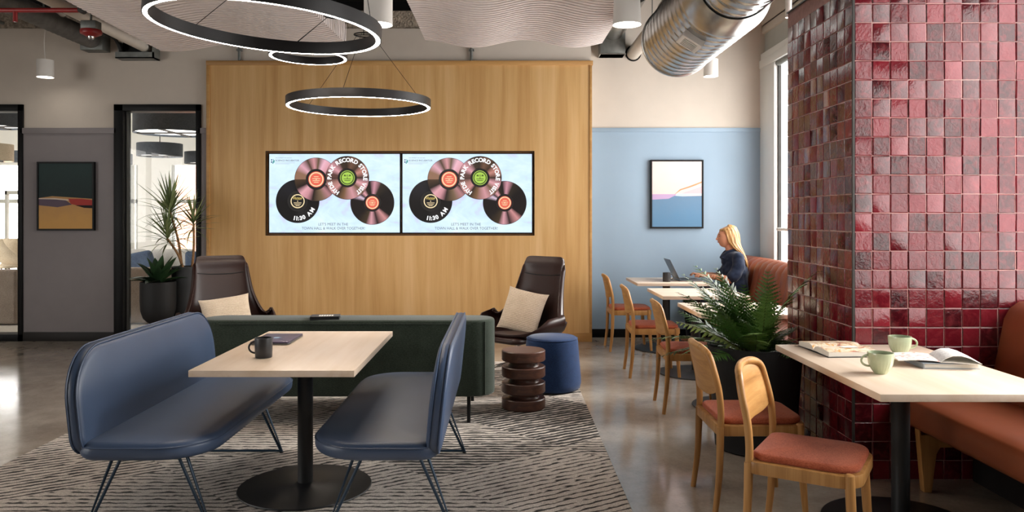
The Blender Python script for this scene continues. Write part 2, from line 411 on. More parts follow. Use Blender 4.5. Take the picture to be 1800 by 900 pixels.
struct(bx('wall_right', MT['cream_paint'], XR, XR + .25, YB, WS, 0, HZ + .02))
ys = [8.79, 7.1, 5.4, 4.25, 2.72, WS + .06]
for k, y in enumerate(ys):
    bx('mullion', MT['white_metal'] if k else MT['dark_steel'], XR + .02, XR + (.14 if k else .06), y - (.06 if k else .02), y, .32, HZ, wo, .003)
    if k < len(ys) - 1:
        bx('pane', MT['clear_glass'], XR + .06, XR + .072, ys[k+1], y - .05, .32, HZ, wo)
for y0, y1 in ((7.1, 8.73),):
    MB().tube([(XR + .0, y0, 1.3), (XR + .0, y1, 1.3)], .018, 10).build('guard_rail', MT['white_metal'], wo)

# tiled column: core + tiles
CX0, CX1, CY0, CY1, CTZ = 1.914, 3.06, 4.262, 5.257, 2.82
core = struct(empty('column', 'burgundy glazed tile column between the two seating bays', None, (CX0, CY0, 0)))
bx('core', MT['grout'], .004, CX1 - CX0, .004, CY1 - CY0, 0, CTZ - .005, core)
t = NT('zellige')
oi = t.n('ShaderNodeObjectInfo'); ge = t.n('ShaderNodeNewGeometry')
rv = t.m('FRACT', t.m('ADD', oi.outputs['Random'], t.m('MULTIPLY', ge.outputs['Random Per Island'], 3.7)))
offs = t.n('ShaderNodeCombineXYZ'); t.put(offs.inputs[0], t.m('MULTIPLY', rv, 37.0)); t.put(offs.inputs[1], t.m('MULTIPLY', rv, 91.0))
va = t.n('ShaderNodeVectorMath', operation='ADD'); t.L(t.obj, va.inputs[0]); t.L(offs.outputs[0], va.inputs[1]); vec = va.outputs[0]
mott = t.noise(vec, 22, 4, .6, .8)
base = t.ramp(rv, [(0, hexc('#33050d')), (.35, hexc('#4c0a15')), (.62, hexc('#62101c')), (.85, hexc('#781b27')), (1, hexc('#3c0812'))])
colr = t.mix(t.m('MULTIPLY', t.ramp(mott, [(.45, (0,0,0)), (.75, (1,1,1))]), .5), base, hexc('#8c2f36'))
t.set(Base_Color=colr, Roughness=t.m('ADD', .1, t.m('MULTIPLY', mott, .2)), Specular_IOR_Level=.45)
h1 = t.noise(vec, 17, 2, .5, 1.0); h2 = t.noise(vec, 42, 3, .6, 1.2)
t.bump(t.m('ADD', t.m('MULTIPLY', h1, .26), t.m('MULTIPLY', h2, .17)), .42, .02)
MT['zellige'] = t.mat
PX_, PZ_ = .0985, .1045
def tile_geo(mb, w, h, seed):
    q = random.Random(seed); e = .004
    def j(): return q.uniform(-.0012, .0012)
    o = [(-w/2+j(), -h/2+j()), (w/2+j(), -h/2+j()), (w/2+j(), h/2+j()), (-w/2+j(), h/2+j())]
    i = [(x*(1-2*e/w), z*(1-2*e/h)) for x, z in o]
    vs = [(x, .012, z) for x, z in o] + [(x, .0025, z) for x, z in o] + [(x, q.uniform(-.0007, .0007), z) for x, z in i]
    fs = [(k, (k+1) % 4, (k+1) % 4 + 4, k+4) for k in range(4)] + [(k+4, (k+1) % 4 + 4, (k+1) % 4 + 8, k+8) for k in range(4)] + [(8, 9, 10, 11)]
    return mb.add(vs, fs)
tile_me = [tile_geo(MB(), PX_ - .0035, PZ_ - .0035, s).mesh('tile', MT['zellige'], 30) for s in range(8)]
rest = MB(); nt_ = 0
def put_tile(x, y, z, rz, asobj):
    global nt_
    tilt = (rnd.gauss(0, .004), 0, rz + rnd.gauss(0, .004)); d = rnd.uniform(-.0015, .0025)
    n = Vector((math.sin(rz), -math.cos(rz), 0))
    loc = Vector((x, y, z)) + n * d
    if asobj: obj('tile', rnd.choice(tile_me), core, loc, tilt); nt_ += 1
    else:
        s0 = rest.mark(); tile_geo(rest, PX_ - .0035, PZ_ - .0035, rnd.randrange(9999)); M_ = Matrix.Translation(loc) @ Euler(tilt).to_matrix().to_4x4(); rest.xf(lambda p: M_ @ p, s0)
nrow = int(CTZ / PZ_); ncol = 12; nside = 10
for r_ in range(nrow):
    z = (r_ + .5) * PZ_
    for c_ in range(ncol):
        x = .006 + (c_ + .5) * PX_
        hid = (c_ > 9) or (z > 2.62) or (z < .72 and c_ > 3) or (c_ > 7 and z < .95)
        put_tile(min(x, CX1 - CX0 - .05), 0, z, 0, not hid and nt_ < 290)
    for c_ in range(nside):
        y = .01 + (c_ + .5) * PX_
        put_tile(0, y, z, -PI/2, c_ < 3 and z > .7 and z < 2.55 and nt_ < 298)
ro = rest.build('tiling', MT['zellige'], core, 30); ro['kind'] = 'stuff'
bx('corner_trim', MT['dark_steel'], -.006, .006, -.006, .006, 0, CTZ, core)
bx('top_trim', MT['dark_steel'], -.006, CX1 - CX0, -.006, CY1 - CY0, CTZ - .005, CTZ + .004, core)

# rug
t = NT('rug_weave'); o = t.sep(t.obj); x_, y_ = o[0], o[1]
a1 = t.m('FLOOR', t.m('DIVIDE', t.m('ADD', x_, y_), 1.35)); a2 = t.m('FLOOR', t.m('DIVIDE', t.m('SUBTRACT', x_, t.m('MULTIPLY', y_, 1.3)), 1.7))
ck = t.m('MODULO', t.m('ABSOLUTE', t.m('ADD', a1, a2)), 2.0)
zone = t.m('GREATER_THAN', ck, .5)
wob = t.noise(t.obj, 14, 2)
diag = t.m('ADD', t.m('MULTIPLY', x_, -.52), t.m('MULTIPLY', y_, .85))
lin = t.m('ADD', t.m('MULTIPLY', t.m('SUBTRACT', 1.0, zone), y_), t.m('MULTIPLY', zone, diag))
along = t.m('ADD', t.m('MULTIPLY', t.m('SUBTRACT', 1.0, zone), x_), t.m('MULTIPLY', zone, t.m('ADD', t.m('MULTIPLY', x_, .85), t.m('MULTIPLY', y_, .52))))
ph = t.m('FRACT', t.m('ADD', t.m('DIVIDE', lin, .05), t.m('MULTIPLY', wob, .5)))
cv = t.n('ShaderNodeCombineXYZ'); t.put(cv.inputs[0], t.m('MULTIPLY', along, 9.0)); t.put(cv.inputs[1], t.m('MULTIPLY', lin, 20.0))
dash = t.noise(cv.outputs[0], 1.0, 2, .6)
zn = t.n('ShaderNodeTexWhiteNoise', noise_dimensions='2D'); cz = t.n('ShaderNodeCombineXYZ'); t.put(cz.inputs[0], a1); t.put(cz.inputs[1], a2); t.L(cz.outputs[0], zn.inputs['Vector'])
dens = t.m('ADD', t.m('MULTIPLY', t.m('SUBTRACT', dash, .5), 1.5), t.m('ADD', .32, t.m('MULTIPLY', t.m('POWER', zn.outputs['Value'], 3.0), .42)))
line = t.m('SMOOTH_MIN', 1.0, t.m('MULTIPLY', t.m('SUBTRACT', dens, ph), 6.0), .1, clamp=True)
yarn = t.noise(t.obj, 240, 2)
light = t.ramp(yarn, [(.3, hexc('#9d9288')), (.7, hexc('#dcd2c8'))]); dark = t.ramp(yarn, [(.3, hexc('#12110f')), (.7, hexc('#3a3632'))])
t.set(Base_Color=t.mix(line, light, dark), Roughness=1.0, Specular_IOR_Level=.1, Sheen_Weight=.1)
t.bump(t.m('ADD', t.m('MULTIPLY', line, -1.0), yarn), .6, .006)
MT['rug_weave'] = t.mat
RX0, RX1, RY0, RY1 = -2.9, .624, 2.3, 7.68
mb = MB(); mb.slab(RX1 - RX0, RY1 - RY0, .01, .01, .004)
rug = mb.build('area_rug', MT['rug_weave'], None, loc=((RX0+RX1)/2, (RY0+RY1)/2, 0))
tag(rug, 'grey and black broken-stripe woven area rug on the concrete floor', 'rug')
RZ = .01

# wood feature panel with screen recess
feat = empty('wood_feature_wall', 'oak veneer feature wall with a recessed double screen', 'wall panel', (0, YP, 0))
FX0, FX1, FZ = px(366, YP), px(1039, YP), pz(107, YP)
SX0, SX1, SZ0, SZ1 = px(467, YP), px(939.5, YP), pz(414, YP), pz(265.5, YP)
mb = MB(); D_ = YWL - YP - .002
mb.box(FX0, SX0, 0, D_, .1, FZ - .05); mb.box(SX1, FX1, 0, D_, .1, FZ - .05)
mb.box(SX0, SX1, 0, D_, .1, SZ0); mb.box(SX0, SX1, 0, D_, SZ1, FZ - .05)
mb.build('veneer_face', MT['wood_panel'], feat, 0)
bx('recess_back', MT['wood_recess'], SX0, SX1, D_ - .012, D_, SZ0, SZ1, feat)
bx('cornice', MT['wood_trim'], FX0 - .02, FX1 + .02, -.02, D_, FZ - .05, FZ, feat, .003)
bx('plinth', MT['wood_trim'], FX0, FX1 + .01, -.015, D_, 0, .1, feat, .003)
bx('edge_trim', MT['wood_trim'], FX0 - .02, FX0 + .02, -.012, D_, .0, FZ - .05, feat, .003)
bx('edge_trim', MT['wood_trim'], FX1 - .02, FX1 + .01, -.012, D_, .0, FZ - .05, feat, .003)
for (a, b, c, d) in ((SX0, SX1, SZ0, SZ0 + .006), (SX0, SX1, SZ1 - .006, SZ1), (SX0, SX0 + .006, SZ0, SZ1), (SX1 - .006, SX1, SZ0, SZ1)):
    bx('shadow_gap', MT['black_metal'], a, b, -.002, .01, c, d, feat)
# ================================================================ lettering
_tc = {}
def text_geo(body, bold=0.0):
    """flat letters, 1 unit font size, left aligned on baseline -> verts2d, faces, width"""
    key = (body, bold)
    if key in _tc: return _tc[key]
    cu = bpy.data.curves.new('lettering', 'FONT'); cu.body = body; cu.size = 1; cu.resolution_u = 3; cu.offset = bold
    o = bpy.data.objects.new('lettering', cu); COL.objects.link(o)
    dg = bpy.context.evaluated_depsgraph_get(); me = o.evaluated_get(dg).to_mesh()
    vs = [(v.co.x, v.co.y) for v in me.vertices]; fs = [tuple(p.vertices) for p in me.polygons]
    o.evaluated_get(dg).to_mesh_clear(); bpy.data.objects.remove(o); bpy.data.curves.remove(cu)
    w = (max(x for x, y in vs) if vs else .3)
    _tc[key] = (vs, fs, w); return _tc[key]
def put_text(mb, body, x, z, size, y=0, bold=0.0, width=None, align='l', ang=0):
    vs, fs, w = text_geo(body, bold)
    sx = size if width is None else width / w
    x0 = 0 if align == 'l' else (-w*sx/2 if align == 'c' else -w*sx)
    ca, sa = math.cos(ang), math.sin(ang)
    pts = []
    for a, b in vs:
        u, v = x0 + a*sx, b*size; pts.append((x + u*ca - v*sa, y, z + u*sa + v*ca))
    mb.add(pts, fs)
def disc(mb, cx, cz, r, y=0, n=48, r0=0):
    o = [(cx + r*math.cos(2*PI*k/n), y, cz + r*math.sin(2*PI*k/n)) for k in range(n)]
    if not r0: mb.poly(o); return
    i = [(cx + r0*math.cos(2*PI*k/n), y, cz + r0*math.sin(2*PI*k/n)) for k in range(n)]
    mb.add(o + i, [(k, (k+1) % n, (k+1) % n + n, k + n) for k in range(n)])
# ================================================================ the two screens
ES = 1.0
t = NT('screen_paper'); nz = t.noise(t.map(t.obj, (1.2, 1, 2.2)), 2.2, 4, .6, .8); nz2 = t.noise(t.obj, 9, 4)
c = t.ramp(t.m('ADD', t.m('MULTIPLY', nz, .8), t.m('MULTIPLY', nz2, .2)), [(.3, hexc('#c4b8e6')), (.45, hexc('#c3dcf0')), (.62, hexc('#d2e8f4')), (.78, hexc('#e3d6f2'))])
t.set(Base_Color=(.02, .02, .02, 1), Emission_Color=c, Emission_Strength=ES, Roughness=.2); MT['screen_paper'] = t.mat
def record_mat(name, stops):
    t = NT(name); g = t.n('ShaderNodeTexGradient', gradient_type='RADIAL'); t.L(t.map(t.obj, rot=(R(-90), 0, 0)), g.inputs[0])
    base = t.ramp(g.outputs['Fac'], [(p, hexc(c)) for p, c in stops])
    o = t.sep(t.obj); rr = t.m('SQRT', t.m('ADD', t.m('MULTIPLY', o[0], o[0]), t.m('MULTIPLY', o[2], o[2])))
    gr = t.m('FRACT', t.m('MULTIPLY', rr, 90.0)); gm = t.mix(t.m('MULTIPLY', gr, .25), base, (0, 0, 0, 1))
    t.set(Base_Color=(.02, .02, .02, 1), Emission_Color=gm, Emission_Strength=ES, Roughness=.2); return t.mat
K, P_, B_ = '#1d1512', '#e0a4ac', '#4a3626'
MT['rec_black'] = record_mat('rec_black', [(0, '#0b0a0c'), (.2, '#08080a'), (.3, '#1d1b1c'), (.45, '#0b0a0b'), (.7, '#070708'), (.85, '#1a1a20'), (1, '#0b0a0c')])
MT['rec_pink'] = record_mat('rec_pink', [(0, B_), (.07, K), (.12, P_), (.17, '#c88c94'), (.22, K), (.3, '#77604a'), (.36, '#b07c80'), (.41, K), (.45, '#e7adb6'), (.5, K), (.56, '#30261f'), (.62, '#d79aa2'), (.68, '#e9b4c4'), (.73, '#5a4a30'), (.77, '#cf9298'), (.82, '#4a3a28'), (.88, '#dca6b4'), (.94, '#8e6a54')])
MT['rec_rose'] = record_mat('rec_rose', [(0, '#2b1c18'), (.06, '#a87870'), (.12, '#c98e8c'), (.16, '#241a14'), (.22, '#7a5a40'), (.3, '#cd949a'), (.38, '#6a5036'), (.44, '#dca0a6'), (.5, '#2a1e16'), (.57, '#c08478'), (.63, '#3a2b1e'), (.7, '#6b4c3c'), (.76, '#2c2218'), (.82, '#3a2c22'), (.9, '#d99ea6'), (.96, '#5a3c36')])
MT['rec_dark'] = record_mat('rec_dark', [(0, '#120c0c'), (.12, '#160f0f'), (.2, '#3d3020'), (.24, '#d39aa2'), (.29, '#1d1514'), (.36, '#c98c8c'), (.4, '#120c0d'), (.6, '#100b0c'), (.68, '#2b231a'), (.73, '#c98f9c'), (.77, '#1a1412'), (.82, '#2a2018'), (.86, '#dfa0a6'), (.9, '#181012'), (.93, '#d9c0d4'), (.97, '#160f10')])
for nm, cc in (('p_black', '#0a090a'), ('p_white', '#f6f6f8'), ('p_grey', '#54585f'), ('p_lgrey', '#9aa0aa'), ('p_red', '#d8604c'), ('p_cream', '#f0d7a8'), ('p_green', '#9cc04a'), ('p_gold', '#d8c06a'), ('p_navy', '#28406e'), ('p_teal', '#3c8c8c'), ('p_orange', '#e08050')):
    MT[nm] = emit(nm, cc, ES)
MT['bezel'] = plain('bezel', '#0a090b', .3, var=.05)
def make_display(xa, xb, label):
    za, zb = pz(408.8, YP), pz(270.6, YP); W_, H_ = xb - xa, zb - za
    d = empty('wall_display', label, 'screen', (xa, YP - .0, za))
    d['group'] = 'displays in the wood wall'
    MB().box(-.012, W_ + .012, .012, .045, -.012, H_ + .012).build('bezel', MT['bezel'], d, bevel=.002)
    s = MB().add([(0, .010, 0), (W_, .010, 0), (W_, .010, H_), (0, .010, H_)], [(0, 1, 2, 3)]).build('screen', MT['screen_paper'], d, 0)
    ky = W_ / 838.0; kz = H_ / 504.0; kk = (ky + kz) / 2
    U = lambda zx: (zx - 48) * ky; V = lambda zy: (546 - zy) * kz
    lay = [.0095]
    def layer(): lay[0] -= .0004; return lay[0]
    def rec(cx, cy, r, mat, lr, lmat, ringmat, lines):
        y = layer(); mb = MB(); disc(mb, 0, 0, r*kk, 0, 64); mb.build('record_graphic', MT[mat], s, 0, loc=(U(cx), y, V(cy)))
        y = layer(); mb = MB(); disc(mb, 0, 0, lr*1.32*kk, 0, 40); disc(mb, 0, 0, r*kk, -.0001, 64, r*.985*kk); mb.build('groove_ring', MT['p_black'], s, 0, loc=(U(cx), y, V(cy)))
        y = layer(); mb = MB(); disc(mb, 0, 0, lr*kk, 0, 40); mb.build('record_label', MT[lmat], s, 0, loc=(U(cx), y, V(cy)))
        y = layer(); mb = MB(); disc(mb, 0, 0, lr*.9*kk, 0, 40, lr*.78*kk); disc(mb, 0, 0, lr*.07*kk, -.0001, 12)
        for (bx0, bz0, bw) in lines: mb.add([((bx0)*lr*kk, 0, bz0*lr*kk), ((bx0+bw)*lr*kk, 0, bz0*lr*kk), ((bx0+bw)*lr*kk, 0, (bz0+.07)*lr*kk), (bx0*lr*kk, 0, (bz0+.07)*lr*kk)], [(0, 1, 2, 3)])
        mb.build('label_print', MT[ringmat], s, 0, loc=(U(cx), y, V(cy)))
    rec(230, 345, 140, 'rec_black', 50, 'p_black', 'p_cream', [(-.5, -.25, 1.0), (-.4, -.45, .8), (-.25, -.62, .5)])
    y = layer(); mb = MB(); put_text(mb, 'Victor', U(230), V(334), 26*kk, y, .012, 62*kk, 'c'); mb.build('lettering', MT['p_gold'], s, 0)
    rec(710, 355, 141, 'rec_dark', 43, 'p_red', 'p_cream', [(-.5, .05, 1.0), (-.45, -.2, .9), (-.3, -.4, .6), (-.3, .3, .6)])
    rec(350, 205, 140, 'rec_pink', 51, 'p_red', 'p_cream', [(-.5, .05, 1.0), (-.45, -.2, .9), (-.3, -.4, .6), (-.3, .3, .6)])
    rec(550, 195, 140, 'rec_rose', 47, 'p_green', 'p_black', [(-.5, -.18, 1.0), (-.4, -.4, .8)])
    y = layer(); mb = MB(); put_text(mb, 'M-G-M', U(550), V(186), 17*kk, y, .015, 44*kk, 'c'); mb.build('lettering', MT['p_black'], s, 0)
    y = layer(); mb = MB()   # bring the rose record's ring of words to the front
    txt = 'HYDE PARK RECORD STORE VISIT'; wd = [text_geo(ch, .04)[2] if ch != ' ' else .36 for ch in txt]; tot = sum(wd) + .1*(len(txt)-1); acc = 0
    for ch, w in zip(txt, wd):
        th = R(lerp(-150, 148, (acc + w/2) / tot)); acc += w + .1
        if ch == ' ': continue
        cx, cz = U(550) + math.sin(th)*103*kk, V(195) + math.cos(th)*103*kk
        put_text(mb, ch, cx, cz, 36*kk, y, .04, None, 'c', -th)
    mb.build('lettering', MT['p_white'], s, 0)
    y = layer(); mb = MB(); txt = '11:30 AM'; wd = [text_geo(ch, .04)[2] if ch != ' ' else .36 for ch in txt]; tot = sum(wd) + .1*(len(txt)-1); acc = 0
    for ch, w in zip(txt, wd):
        th = R(lerp(-15, 66, (acc + w/2) / tot)); acc += w + .1
        if ch == ' ': continue
        cx, cz = U(230) + math.sin(th)*122*kk, V(345) - math.cos(th)*122*kk
        put_text(mb, ch, cx, cz, 36*kk, y, .04, None, 'c', th)
    mb.build('lettering', MT['p_white'], s, 0)
    y = layer(); mb = MB()
    put_text(mb, "LET'S MEET IN THE", U(459), V(501), 25*kk, y, 0.0, 192*kk, 'c')
    put_text(mb, "TOWN HALL & WALK OVER TOGETHER!", U(460), V(527), 25*kk, y, 0.0, 405*kk, 'c')
    mb.build('lettering', MT['p_grey'], s, 0)
    mb = MB(); put_text(mb, 'THE UNIVERSITY OF CHICAGO', U(88), V(70), 8*kk, y, 0, 106*kk); put_text(mb, 'SCIENCE INCUBATOR', U(88), V(89), 15*kk, y, .01, 153*kk)
    mb.build('lettering', MT['p_grey'], s, 0)
    mb = MB()
    for zx, zw, zy in ((88, 128, 100), (88, 90, 107)):
        for k in range(int(zw // 9)):
            mb.add([(U(zx + 9*k), y, V(zy)), (U(zx + 9*k + 7), y, V(zy)), (U(zx + 9*k + 7), y, V(zy - 2.5)), (U(zx + 9*k), y, V(zy - 2.5))], [(0, 1, 2, 3)])
    mb.build('small_print', MT['p_lgrey'], s, 0)
    for pts, m in ((((64, 80, 4.5), (64, 94, 5)), 'p_navy'), (((77, 93, 6), (79, 86, 5), (72, 101, 4), (75, 78, 3)), 'p_teal')):
        mb = MB()
        for cx, cy, r in pts: disc(mb, U(cx), V(cy), r*kk, y, 12)
        mb.build('emblem', MT[m], s, 0)
make_display(px(473, YP), px(702.5, YP), 'wall screen with four records, the one nearer the potted plants')
make_display(px(707.5, YP), px(935, YP), 'wall screen with four records, the one nearer the blue alcove')

# ================================================================ framed pictures
def picture(x0, x1, z0, z1, Y, label, regions, name='framed_picture'):
    p = empty(name, label, 'picture', ((x0+x1)/2, Y, z0)); w, h = x1 - x0, z1 - z0; fw = .016; dp = .05
    mb = MB(); mb.box(-w/2, -w/2 + fw, -dp, -.002, 0, h); mb.box(w/2 - fw, w/2, -dp, -.002, 0, h)
    mb.box(-w/2 + fw, w/2 - fw, -dp, -.002, 0, fw); mb.box(-w/2 + fw, w/2 - fw, -dp, -.002, h - fw, h); mb.build('frame', MT['black_metal'], p, 0)
    mb = MB(); mats = []
    for k, (m, pts) in enumerate(regions):
        mats.append(m); mb.cur = k; ww, hh = w - 2*fw - .008, h - 2*fw - .008
        mb.add([(-ww/2 + u*ww, -dp + .008 - k*.0003, fw + .004 + v*hh) for u, v in pts], [tuple(range(len(pts)))])
    mb.build('canvas_print', mats, p, 0)
    bx('backing', MT['black_metal'], -w/2 + .004, w/2 - .004, -dp + .012, -.003, .004, h - .004, p)
def paintm(name, c1, c2, v=True):
    t = NT(name); o = t.sep(t.n('ShaderNodeTexCoord').outputs['Generated'])[2]
    nz = t.noise(t.obj, 8, 4); f = t.m('ADD', o, t.m('MULTIPLY', t.m('SUBTRACT', nz, .5), .35), clamp=True)
    t.set(Base_Color=t.ramp(f, [(.1, hexc(c1)), (.9, hexc(c2))]), Roughness=.8); t.bump(t.noise(t.obj, 90, 3), .2, .002); return t.mat
full = [(0, 0), (1, 0), (1, 1), (0, 1)]
picture(px(70, YWL), px(169.5, YWL), pz(405, YWL), pz(285, YWL), YWL - .012, 'dark abstract landscape print with amber foreground on grey wall', [
    (paintm('art_amber', '#d9a763', '#a88466'), [(0, 0), (1, 0), (1, .5), (0, .5)]),
    (paintm('art_night', '#232b2d', '#2c3e3e'), [(0, .47), (.25, .5), (1, .46), (1, 1), (0, 1)]),
    (paintm('art_mauve', '#6c5c68', '#5a5064'), [(0, .36), (.35, .33), (.62, .37), (.5, .44), (0, .46)]),
    (paintm('art_red', '#a83a38', '#c04a42'), [(.55, .46), (.8, .46), (1, .44), (1, .36), (.72, .36), (.6, .38)]),
    (paintm('art_black', '#1c1c20', '#1c1c20'), [(.68, .36), (1, .36), (1, .315), (.85, .32)]),
    (paintm('art_line', '#e0cfc0', '#e0cfc0'), [(0, .455), (.3, .45), (.56, .43), (.56, .45), (.3, .47), (0, .468)])])
picture(px(1142, YWR), px(1234.5, YWR), pz(401.5, YWR), pz(281.5, YWR), YWR - .012, 'pastel abstract landscape print in black frame on blue wall', [
    (paintm('art_blush', '#f4c9c2', '#ead7d2'), full),
    (paintm('art_rose', '#eeb4bc', '#efc0c4'), [(.55, .5), (1, .62), (1, .5)]),
    (paintm('art_lilac', '#b79cc8', '#c4a6c4'), [(0, .41), (.45, .42), (.55, .5), (0, .5)]),
    (paintm('art_ice', '#b8c8d4', '#c8d4dc'), [(.45, .46), (1, .48), (1, .51), (.5, .51)]),
    (paintm('art_sea', '#5f88aa', '#7389a0'), [(0, 0), (1, 0), (1, .475), (.6, .465), (.45, .475), (.33, .43), (0, .415)]),
    (paintm('art_ridge', '#cf8a66', '#d69a70'), [(.44, .49), (.58, .56), (.75, .6), (.88, .635), (1, .675), (1, .695), (.86, .655), (.74, .62), (.56, .575)])])

# ================================================================ ring lights
def ring_light(name, c, dia, tilt, label, tiltx=0, anchor=None, height=.075, bw=.036):
    r_ = empty(name, label, 'ceiling light', c, 0, 'ring pendants'); ro = dia/2; ri = ro - bw; n = 96
    E = Euler((tiltx, tilt, 0)).to_matrix()
    def ringf(prof):
        mb = MB(); rings = []
        for rad, z in prof: rings.append([tuple(E @ Vector((rad*math.cos(2*PI*k/n), rad*math.sin(2*PI*k/n), z))) for k in range(n)])
        rings.append(rings[0]); return mb.loft(rings, False)
    ringf([(ro, 0), (ro, height), (ri, height), (ri, 0), (ri + .006, 0), (ri + .006, .006), (ro - .006, .006), (ro - .006, 0)]).build('ring_body', MT['ring_metal'], r_)
    ringf([(ro - .007, .0055), (ro - .007, .001), (ri + .007, .001), (ri + .007, .0055)]).build('diffuser', MT['ring_glow'], r_)
    ax, ay, az = anchor
    a = Vector((ax, ay, az)) - Vector(c)
    mb = MB(); mb.tube([a + Vector((.085*math.cos(2*PI*k/32), .085*math.sin(2*PI*k/32), 0)) for k in range(32)], .006, 8, closed=True)
    mb.box(a.x - .085, a.x + .085, a.y - .004, a.y + .004, a.z - .004, a.z + .004); mb.build('canopy_ring', MT['black_metal'], r_)
    MB().tube([a, (a.x, a.y, CZ - c[2])], .004, 6).build('drop_cable', MT['black_metal'], r_)
    for k in range(3):
        th = 2*PI*k/3 + .5; p = E @ Vector(((ro - bw/2)*math.cos(th), (ro - bw/2)*math.sin(th), height))
        q = a + Vector((.085*math.cos(th), .085*math.sin(th), 0))
        MB().tube([p, q], .0022, 5).build('suspension_wire', MT['black_metal'], r_)
ring_light('ring_pendant', (-1.35, 4.4, 2.50), 1.29, R(3.8), 'largest black ring pendant light, cut off by the top of the picture', R(0), (-.95, 4.5, 3.2))
ring_light('ring_pendant', (-1.53, 6.05, 2.68), .60, R(1.2), 'small black ring pendant light hanging between the two large rings', 0, (-1.33, 6.1, 3.02), .06, .032)
ring_light('ring_pendant', (-1.31, 7.0, 2.425), 1.285, R(-.1), 'large black ring pendant light hanging above the double screen', 0, (-1.27, 7.0, 3.08))

# ================================================================ cylinder pendants
def pend(c, dia, h, label, cord='straight', taper=1.0):
    p = empty('cylinder_pendant', label, 'ceiling light', c, 0, 'white cylinder pendants'); r0 = dia/2
    MB().lathe([(r0 - .004, .012), (r0, 0), (r0*taper, h), (r0*taper - .004, h), (r0 - .006, .02)], n=36, cap=False).build('shade', MT['white_metal'], p)
    MB().lathe([(0.001, h - .002), (r0*taper - .002, h - .002), (r0*taper, h + .001), (.001, h + .001)], n=36).build('shade_cap', MT['white_metal'], p)
    MB().lathe([(.001, .014), (r0 - .006, .014), (r0 - .006, .02), (.001, .02)], n=36).build('diffuser', MT['lamp_glow'], p)
    pts = [(0, 0, h), (0, 0, CZ - c[2])] if cord == 'straight' else catmull([(0, 0, h), (-.012, .0, h + .2), (.002, 0, h + .4), (-.025, 0, h + .55), (-.02, 0, 3.68 - c[2] + .02)], 6)
    MB().tube(pts, .004, 6).build('cord', MT['white_metal'], p)
    if cord != 'straight': MB().tube([(-.02, 0, 3.68 - c[2]), (-.02, 0, CZ - c[2])], .01, 8).build('conduit', MT['galv_dull'], p)
    if cord != 'straight': MB().lathe([(.01, .03), (.085, .02), (.085, .0), (.01, 0)], (-.02, 0, 3.66 - c[2]), 24).build('ceiling_canopy', MT['white_metal'], p)
    return p
pend((px(79.5, 8.6), 8.6, pz(136, 8.6)), .172, .19, 'white cylinder pendant on a wavy cord above the dark print', 'wavy')
pend((px(1249.5, 8.5), 8.5, pz(134.5, 8.5)), .155, .185, 'white cylinder pendant beneath the big metal duct')
pend((px(1102, 5.0), 5.0, pz(44, 5.0)), .182, .30, 'white cylinder pendant beside the metal duct box, cropped at its top', taper=.86)
pend((px(665, 5.2), 5.2, pz(44, 5.2)), .19, .34, 'white cylinder pendant between the two wavy ceiling baffles')
pend((px(1386, 6.2), 6.2, pz(31, 6.2)), .05, .34, 'slim white pendant half hidden behind the tiled column')

# ================================================================ wavy acoustic baffles
def baffle(x0, x1, y0, y1, zb, f, label):
    b = empty('acoustic_baffle', label, 'ceiling panel', ((x0+x1)/2, y0, zb), 0, 'wavy acoustic baffles')
    w = x1 - x0; n = 26; pitch = .068; k = 0; y = 0
    while y < y1 - y0:
        mb = MB(); bot = [(-w/2 + w*i/n, f(i/n, y/(y1-y0))) for i in range(n+1)]
        out = bot + [(w/2, .2), (-w/2, .2)]
        mb.prism(out, lambda a, c: (a, 0, c), lambda a, c: (a, .042, c))
        mb.build('fin', MT['felt_white'], b, 20, loc=(0, y, 0)); y += pitch
    L_ = y1 - y0
    for s in (-.3, .3):
        MB().box(w*s - .012, w*s + .012, 0, L_, .19, .21).build('carrier_rail', MT['white_metal'], b)
        for yy in (.2, L_ - .2): MB().tube([(w*s, yy, .2), (w*s, yy, CZ - zb)], .003, 6).build('hanger_wire', MT['galv_dull'], b)
baffle(-.755, .925, 4.6, 7.34, 3.08, lambda u, v: -.036*math.sin((u*1.75 + (v-1)*.25)*2*PI - 1.4), 'white wavy fin baffle on the ceiling, nearer the metal duct')
baffle(-3.32, -1.53, 4.6, 7.5, 3.1, lambda u, v: -.036*math.sin((u*1.4 + (v-1)*.3)*2*PI + .9) - .03*(1-u), 'white wavy fin baffle on the ceiling, behind the largest ring')

# ================================================================ ducts and pipes
du = empty('spiral_duct', 'big galvanised spiral duct running towards the tiled column', 'duct', (1.70*.85, 7.66*.85, 1.446 + 1.724*.85)); du.scale = (.85,)*3
def spiral(r, y0, y1, pitch, nseg=48):
    mb = MB(); rings = []; N_ = int((y1 - y0) / pitch * 10)
    for i in range(N_ + 1):
        yy = lerp(y0, y1, i / N_); ring = []
        for j in range(nseg):
            a = 2*PI*j/nseg; ph = (yy / pitch + j / nseg) % 1.0
            rr = r + (.007 if ph < .12 else 0) - (.004 if .12 <= ph < .22 else 0)
            ring.append((rr*math.cos(a), yy, rr*math.sin(a)))
        rings.append(ring)
    return mb.loft(rings)
spiral(.345, -1.72, -.03, .14).build('duct_run', MT['galv'], du, 50)
MB().lathe([(.30, .0), (.345, -.005), (.36, -.03), (.36, -.06), (.346, -.07)], n=48, ax='y').build('end_cap', MT['galv'], du)
MB().lathe([(.35, -1.68), (.352, -1.72), (.30, -1.92), (.285, -1.97), (.285, -1.9)], n=48, ax='y', cap=False).build('reducer', MT['galv'], du)
spiral(.275, -5.2, -1.9, .14).build('duct_run', MT['galv'], du, 50)
g = empty('duct_grille'); g.parent = du; g.location = (-.19, -1.36, -.305); g.rotation_euler = (0, R(32), 0)
